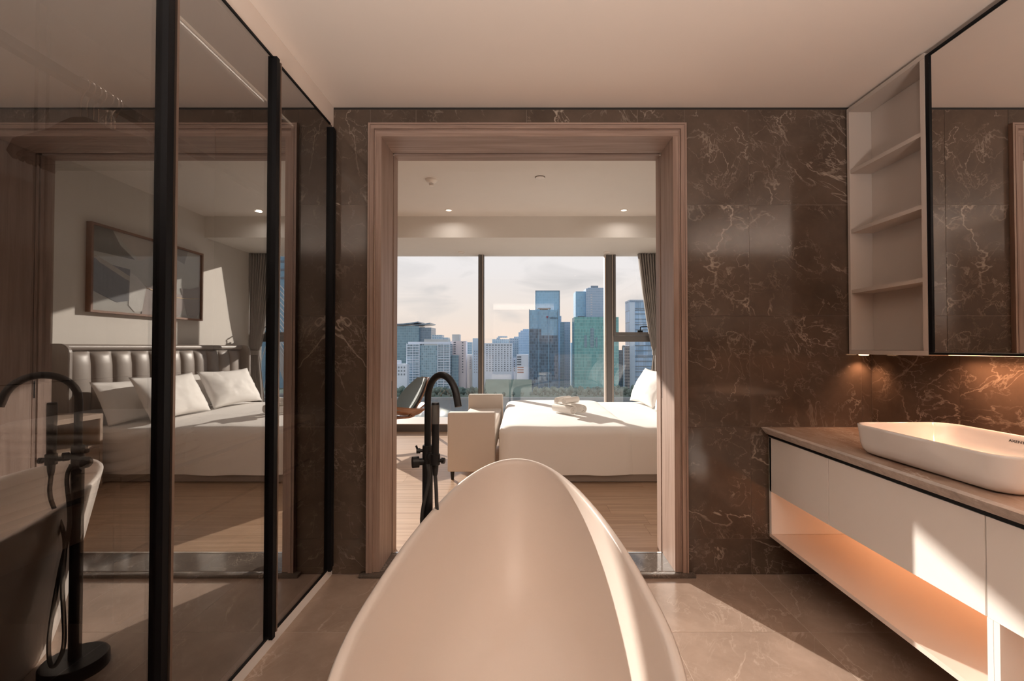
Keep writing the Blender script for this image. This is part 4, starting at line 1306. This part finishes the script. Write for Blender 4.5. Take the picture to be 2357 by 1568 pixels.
def bld(label, u0, u1, vtop, Y, depth, mat, name='building'):
    x0, zt = at(u0, vtop, Y); x1, _ = at(u1, vtop, Y)
    t = thing(name, label, 'building', ((x0 + x1) / 2, Y + depth / 2, GZ + 2.5))
    box('body', x0, x1, Y, Y + depth, GZ + 2.5, zt, mat, t)
    return t
def add_block(t, u0, u1, vtop, vbot, Y, d0, d1, mat, name='rooftop'):
    x0, zt = at(u0, vtop, Y); x1, zb = at(u1, vbot, Y)
    return box(name, x0, x1, Y + d0, Y + d1, zb, zt, mat, t)
def windows(t, u0, u1, v0, v1, Y, nx, nz, fx, fz, mat, skip=0.0, seed=1, mat2=None):
    """each window its own recessed-looking pane set proud of the wall face"""
    rr = random.Random(seed)
    x0, z1 = at(u0, v0, Y); x1, z0 = at(u1, v1, Y)
    dx, dz = (x1 - x0) / nx, (z1 - z0) / nz
    proto = {}
    for i in range(nx):
        for j in range(nz):
            if rr.random() < skip: continue
            mt = mat2 if (mat2 and rr.random() < 0.55) else mat
            loc = (x0 + dx * (i + 0.5), Y - 0.10, z0 + dz * (j + 0.5))
            if mt.name not in proto:
                proto[mt.name] = box('window', loc[0] - dx * fx / 2, loc[0] + dx * fx / 2, Y - 0.2, Y - 0.001, loc[2] - dz * fz / 2, loc[2] + dz * fz / 2, mt, t)
            else:
                clone(proto[mt.name], loc, t, 'window')

# far left curved-roof block
b1 = bld('dark teal office block with upswept wing roofs at left edge of the view', 880, 964, 750, 640, 40, F['teal_dark'])
add_block(b1, 964.2, 992, 754, 905, 646, 0, 34, F['slate'], 'side_wing')
def wing(t, u0, u1, va, vb, vc, Y):
    bm = bmesh.new()
    pts = []
    for k in range(9):
        q = k / 8
        u = u0 + (u1 - u0) * q
        v = va + (vb - va) * q + (vc - va) * math.sin(math.pi * q) * 0.6
        pts.append(at(u, v, Y))
    rings = []
    for yy in (Y - 4, Y + 38):
        rings.append([(p[0], yy, p[1] + 1.6) for p in pts] + [(p[0], yy, p[1]) for p in reversed(pts)])
    loft(bm, rings, True, True)
    bmesh.ops.recalc_face_normals(bm, faces=bm.faces)
    finish('wing_roof', bm, F['slate'], t)
wing(b1, 880, 964, 746, 743, 752, 640)
wing(b1, 950, 991, 749, 746, 751, 646)
# grid office in front
b2 = bld('wide white-gridded office block behind the waterfront trees', 936, 966, 792, 540, 18, F['office'])
add_block(b2, 966.2, 1007, 795, 898, 542, 0, 16, F['office_glass'], 'glass_bay')
add_block(b2, 1007.2, 1036, 792, 898, 540, 0, 18, F['office'], 'side_bay')
add_block(b2, 938, 1034, 787, 792, 540, 3, 15, F['white'], 'parapet')
for k in range(17):
    _, z = at(950, 793 + k * 5.6, 540)
    x0, _ = at(936, 800, 540); x1, _ = at(966, 800, 540); x2, _ = at(1007, 800, 540); x3, _ = at(1036, 800, 540)
    box('floor_band', x0, x1, 539.4, 539.99, z - 0.45, z + 0.1, F['white'], b2)
    box('floor_band', x2, x3, 539.4, 539.99, z - 0.45, z + 0.1, F['white'], b2)
for u in (936.3, 950.5, 965.5, 1007.6, 1022, 1035.5):
    xx, zt = at(u, 791, 540)
    box('pier', xx - 0.35, xx + 0.35, 539.2, 539.38, GZ + 2.5, zt, F['white'], b2)
b3 = bld('low grey block with stepped roof showing above the gridded office', 976, 1031, 781, 600, 20, F['beige'])
add_block(b3, 993, 1017, 771, 781, 600, 2, 18, F['grey'])
add_block(b3, 1017.2, 1031, 777, 781, 600, 2, 18, F['grey'])
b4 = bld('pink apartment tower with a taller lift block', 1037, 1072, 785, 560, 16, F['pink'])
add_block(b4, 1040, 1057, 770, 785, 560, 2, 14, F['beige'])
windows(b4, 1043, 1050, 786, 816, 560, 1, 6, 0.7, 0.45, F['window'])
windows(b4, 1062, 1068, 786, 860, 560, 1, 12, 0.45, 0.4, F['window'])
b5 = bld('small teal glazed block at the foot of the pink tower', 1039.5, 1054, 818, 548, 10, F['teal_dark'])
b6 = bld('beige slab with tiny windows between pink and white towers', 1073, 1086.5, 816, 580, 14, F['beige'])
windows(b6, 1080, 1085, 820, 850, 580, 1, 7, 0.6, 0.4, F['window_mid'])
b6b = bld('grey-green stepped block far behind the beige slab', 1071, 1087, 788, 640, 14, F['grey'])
b7 = bld('narrow pale tower partly hidden by the window mullion', 1088, 1112, 779, 565, 16, F['hazed_pale'])
windows(b7, 1090, 1100, 806, 860, 565, 2, 9, 0.35, 0.4, F['window_mid'])
# hotel slab
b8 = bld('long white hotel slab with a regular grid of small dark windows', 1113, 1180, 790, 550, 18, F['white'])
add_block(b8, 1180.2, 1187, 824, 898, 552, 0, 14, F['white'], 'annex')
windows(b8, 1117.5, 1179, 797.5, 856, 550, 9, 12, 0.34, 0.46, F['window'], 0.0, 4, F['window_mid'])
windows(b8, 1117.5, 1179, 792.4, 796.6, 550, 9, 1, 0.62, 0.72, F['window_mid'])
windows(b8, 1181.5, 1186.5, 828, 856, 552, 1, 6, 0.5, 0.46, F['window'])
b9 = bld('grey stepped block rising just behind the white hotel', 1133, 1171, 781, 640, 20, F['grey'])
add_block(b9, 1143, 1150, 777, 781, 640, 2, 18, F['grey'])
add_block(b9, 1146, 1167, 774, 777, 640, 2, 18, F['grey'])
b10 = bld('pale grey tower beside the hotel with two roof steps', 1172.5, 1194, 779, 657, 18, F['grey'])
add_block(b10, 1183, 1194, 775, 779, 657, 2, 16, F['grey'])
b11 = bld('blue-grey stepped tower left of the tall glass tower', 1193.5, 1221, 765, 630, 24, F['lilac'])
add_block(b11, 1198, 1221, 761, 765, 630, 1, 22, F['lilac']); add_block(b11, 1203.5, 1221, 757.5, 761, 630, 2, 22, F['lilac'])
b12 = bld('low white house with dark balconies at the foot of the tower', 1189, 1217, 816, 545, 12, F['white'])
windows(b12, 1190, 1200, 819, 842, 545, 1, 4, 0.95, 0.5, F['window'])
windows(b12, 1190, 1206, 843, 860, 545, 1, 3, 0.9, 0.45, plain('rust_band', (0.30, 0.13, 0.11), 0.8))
# tall tower with the sign
b13 = bld('tall blue glass tower carrying a red emblem and dark lettering', 1218, 1284.5, 714, 545, 20, F['blue'])
add_block(b13, 1218.2, 1246, 757, 898, 544.7, 0, 0.28, F['blue_low'], 'painted_reflection')  # darker lower panels paint reflections onto the glass front
add_block(b13, 1246, 1284, 772, 898, 544.7, 0, 0.28, F['blue_low'], 'painted_reflection')
for u in (1218.3, 1284.2, 1240, 1262):
    xx, zt = at(u, 713, 545)
    box('corner_fin', xx - 0.35, xx + 0.35, 544.0, 544.6, GZ + 2.5, zt + 1.0, F['slate'] if u in (1218.3, 1284.2) else F['blue'], b13)
add_block(b13, 1244, 1263, 710.5, 715, 545, 6, 14, F['dark'])
add_block(b13, 1237.5, 1268, 708.5, 710.4, 545, 4, 16, F['dark'], 'roof_canopy')
# sign: emblem and letters on the facade
sx_, sz_ = at(1259.5, 731, 545)
SGN = plain('sign_red', (0.30, 0.03, 0.10), 0.6)
for k, (ang, r_) in enumerate(((135, 1.6), (45, 1.6), (90, 1.3), (270, 1.1))):
    a = math.radians(ang)
    bm = bmesh.new()
    tube(bm, [(sx_, 543.8, sz_), (sx_ + r_ * math.cos(a), 543.8, sz_ + r_ * math.sin(a))], [0.35, 0.8 if k < 3 else 0.3], 8)
    finish('emblem', bm, SGN, b13)
tx_, tz_ = at(1274, 732, 545)
text_obj('sign_lettering', 'villion', 3.6, Matrix(((1, 0, 0, tx_), (0, 0, -1, 543.9), (0, 1, 0, tz_), (0, 0, 0, 1))), plain('sign_dark', (0.04, 0.08, 0.12), 0.6), b13, 0.15, 1.1)
b14 = bld('taller plain blue glass tower rising behind the emblem tower', 1232.5, 1288, 670, 600, 30, F['blue_hi'])
for u in (1232.8, 1287.7):
    xx, zt = at(u, 669, 600)
    box('corner_fin', xx - 0.45, xx + 0.45, 599.2, 599.9, GZ + 2.5, zt, F['slate'], b14)
add_block(b14, 1232.5, 1288, 668.8, 670.4, 599.5, 0, 0.4, F['slate'], 'parapet')
b15 = bld('grey-blue slab tower right of the emblem tower', 1288.5, 1312.5, 741, 580, 18, F['lilac'])
add_block(b15, 1288.5, 1299, 742, 898, 579.5, 0, 0.4, F['teal_dark'], 'dark_bay')  # left bay faced in a darker teal
add_block(b15, 1289, 1292.5, 727, 741, 580, 3, 10, F['lilac'])
b16 = bld('small pale block in the gap beside the green tower', 1313, 1321.5, 789, 640, 14, F['beige'])
# green tower pair
b17 = bld('broad green glass tower with painted-on darker tower reflections', 1322, 1424, 730, 540, 24, F['green'])
add_block(b17, 1332, 1347, 727.6, 730, 540, 4, 14, F['dark'])
add_block(b17, 1359, 1367, 755, 800, 539.6, 0, 0.35, F['teal_dark'], 'painted_reflection')  # dark upright panels paint reflected towers into the green facade
add_block(b17, 1345, 1351, 772, 800, 539.6, 0, 0.35, F['teal_dark'], 'painted_reflection')
add_block(b17, 1371, 1375, 776, 800, 539.6, 0, 0.35, F['teal_dark'], 'painted_reflection')
b18 = bld('blue and lilac twin apartment tower above the green glass tower', 1325, 1348.5, 671, 600, 26, F['blue'])
add_block(b18, 1348.8, 1400, 664, 905, 596, 0, 28, F['lilac'], 'main_shaft')
add_block(b18, 1353, 1396, 662, 664, 596, 2, 24, F['lilac']); add_block(b18, 1361, 1378, 657, 662, 596, 4, 20, F['slate'])
windows(b18, 1359, 1364, 676, 727, 596, 1, 9, 0.8, 0.4, plain('pale_bay', (0.55, 0.55, 0.60), 0.6))
# right pane towers
b19 = bld('pale blue glass tower with dark floor bands behind the curtain', 1450, 1540, 694, 560, 26, F['sky_glass'])
add_block(b19, 1449.5, 1462, 696, 898, 559.5, 0, 0.4, F['hazed_pale'], 'corner_bay')
add_block(b19, 1449.5, 1541, 690, 694, 559, 0, 26, F['lilac'], 'roof_lip')
for k in range(14):
    _, z = at(1470, 710 + 12.1 * k, 559)
    xa, _ = at(1462.4, 710, 559); xb, _ = at(1540, 710, 559)
    box('floor_band', xa, xb, 559.2, 559.5, z - 0.7, z + 0.3, F['slate'], b19)
b20 = bld('narrow dark brown balcony tower in front of the pale glass tower', 1437, 1449, 797, 535, 12, F['brown'])
add_block(b20, 1438, 1448.5, 795, 797, 535, 0, 12, F['white'], 'roof_lip')
add_block(b20, 1436, 1437.6, 800, 895, 534.8, 0, 4, F['hazed_pale'], 'edge_fin')
b21 = bld('dark indigo slab half hidden behind the brown tower', 1424.5, 1437, 806, 570, 12, F['slate'])
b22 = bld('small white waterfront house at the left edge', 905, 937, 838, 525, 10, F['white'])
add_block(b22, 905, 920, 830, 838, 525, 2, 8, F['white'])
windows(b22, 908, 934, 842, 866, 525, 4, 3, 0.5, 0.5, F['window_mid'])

# waterfront trees
def tree_mesh(seed):
    bm = bmesh.new()
    rr = random.Random(seed)
    for k in range(9):
        c = Vector((rr.uniform(-2.6, 2.6), rr.uniform(-2, 2), rr.uniform(3.5, 9.0)))
        r_ = rr.uniform(1.8, 3.0)
        nv = len(bm.verts)
        res = bmesh.ops.create_icosphere(bm, subdivisions=2, radius=r_)
        for v in res['verts']:
            n_ = noise.noise(v.co * 0.9 + Vector((seed * 3.1 + k, 0, 0)))
            v.co = v.co * (1 + 0.35 * n_) + c
    return bm
protos = []
def trunk_mesh():
    bm = bmesh.new(); tube(bm, [(0, 0, 0), (0.2, 0, 5)], [0.5, 0.3], 6); return bm
rr = random.Random(11)
tp = []
crown_prot = {}
trunk_prot = None
for k in range(62):
    front = k % 2 == 0
    u = 893 + (k // 2) * 20.6 + (0 if front else 10.3) + rr.uniform(-1.2, 1.2)
    Y = 498.5 if front else 511.5
    if 1112 < u < 1225 and not front: continue
    x, _ = at(u, 880, Y)
    zb = GZ + 2.4
    s = rr.uniform(0.74, 0.92) * (1.0 if not 1112 < u < 1225 else 0.55)
    t = thing('tree', 'hazy green tree in the front waterfront row along the quay' if front else 'hazy green tree in the second waterfront row, below the towers', 'tree', (x, Y, zb), 'trees in the front waterfront row' if front else 'trees in the second waterfront row')
    v_ = rr.randrange(4)
    if v_ not in crown_prot:
        o = finish('crown', tree_mesh(v_ + 1), M['leaf'] if v_ % 2 else M['leaf2'], None, True)
        crown_prot[v_] = (o, o.location.copy(), True)
    o, l0, first = crown_prot[v_]
    if first:
        crown_prot[v_] = (o, l0, False)
        c = o
    else:
        c = o.copy(); COL.objects.link(c)
    c.parent = t; c.matrix_parent_inverse = Matrix.Identity(4)
    c.location = l0 * s; c.scale = (s * 1.02, s, s * 1.25); c.rotation_euler = (0, 0, rr.uniform(0, 6.28))
    if trunk_prot is None:
        trunk_prot = finish('trunk', trunk_mesh(), M['bark'], None); tl0 = trunk_prot.location.copy(); c = trunk_prot
    else:
        c = trunk_prot.copy(); COL.objects.link(c)
    c.parent = t; c.matrix_parent_inverse = Matrix.Identity(4); c.location = tl0

# cable-stayed bridge and tower seen only in the wardrobe reflection
br = thing('cable_stayed_bridge', 'white cable-stayed bridge with leaning pylon, reflected in the wardrobe glass', 'bridge', (230, 420, GZ))
bm = bmesh.new()
tube(bm, [(206, 420, GZ), (262, 420, 105)], [5.0, 2.6], 8); finish('pylon', bm, plain('concrete', (0.55, 0.55, 0.55), 0.8), br)
box('deck', 128, 410, 413, 427, -44, -42, plain('deck', (0.32, 0.33, 0.35), 0.8), br)
CBL = plain('cable', (0.75, 0.75, 0.75), 0.5)
for k in range(14):
    f = 0.35 + 0.62 * k / 13
    top = Vector((206 + 56 * f, 418, GZ + 160 * f))
    bm = bmesh.new(); tube(bm, [top, (200 - 5.4 * k, 415, -43)], 0.40, 5); finish('cable', bm, CBL, br)
    bm = bmesh.new(); tube(bm, [top, (230 + 12 * k, 425, -43)], 0.40, 5); finish('cable', bm, CBL, br)
b23 = thing('building', 'tall blue office tower behind the bridge, reflected in the wardrobe glass', 'building', (335, 620, GZ + 2.5))
box('body', 295, 360, 600, 640, GZ + 2.5, 165, F['blue'], b23)
for k in range(6):
    box('floor_band', 294.6, 360.4, 599.4, 599.95, 92 + 11 * k, 95 + 11 * k, F['slate'], b23)
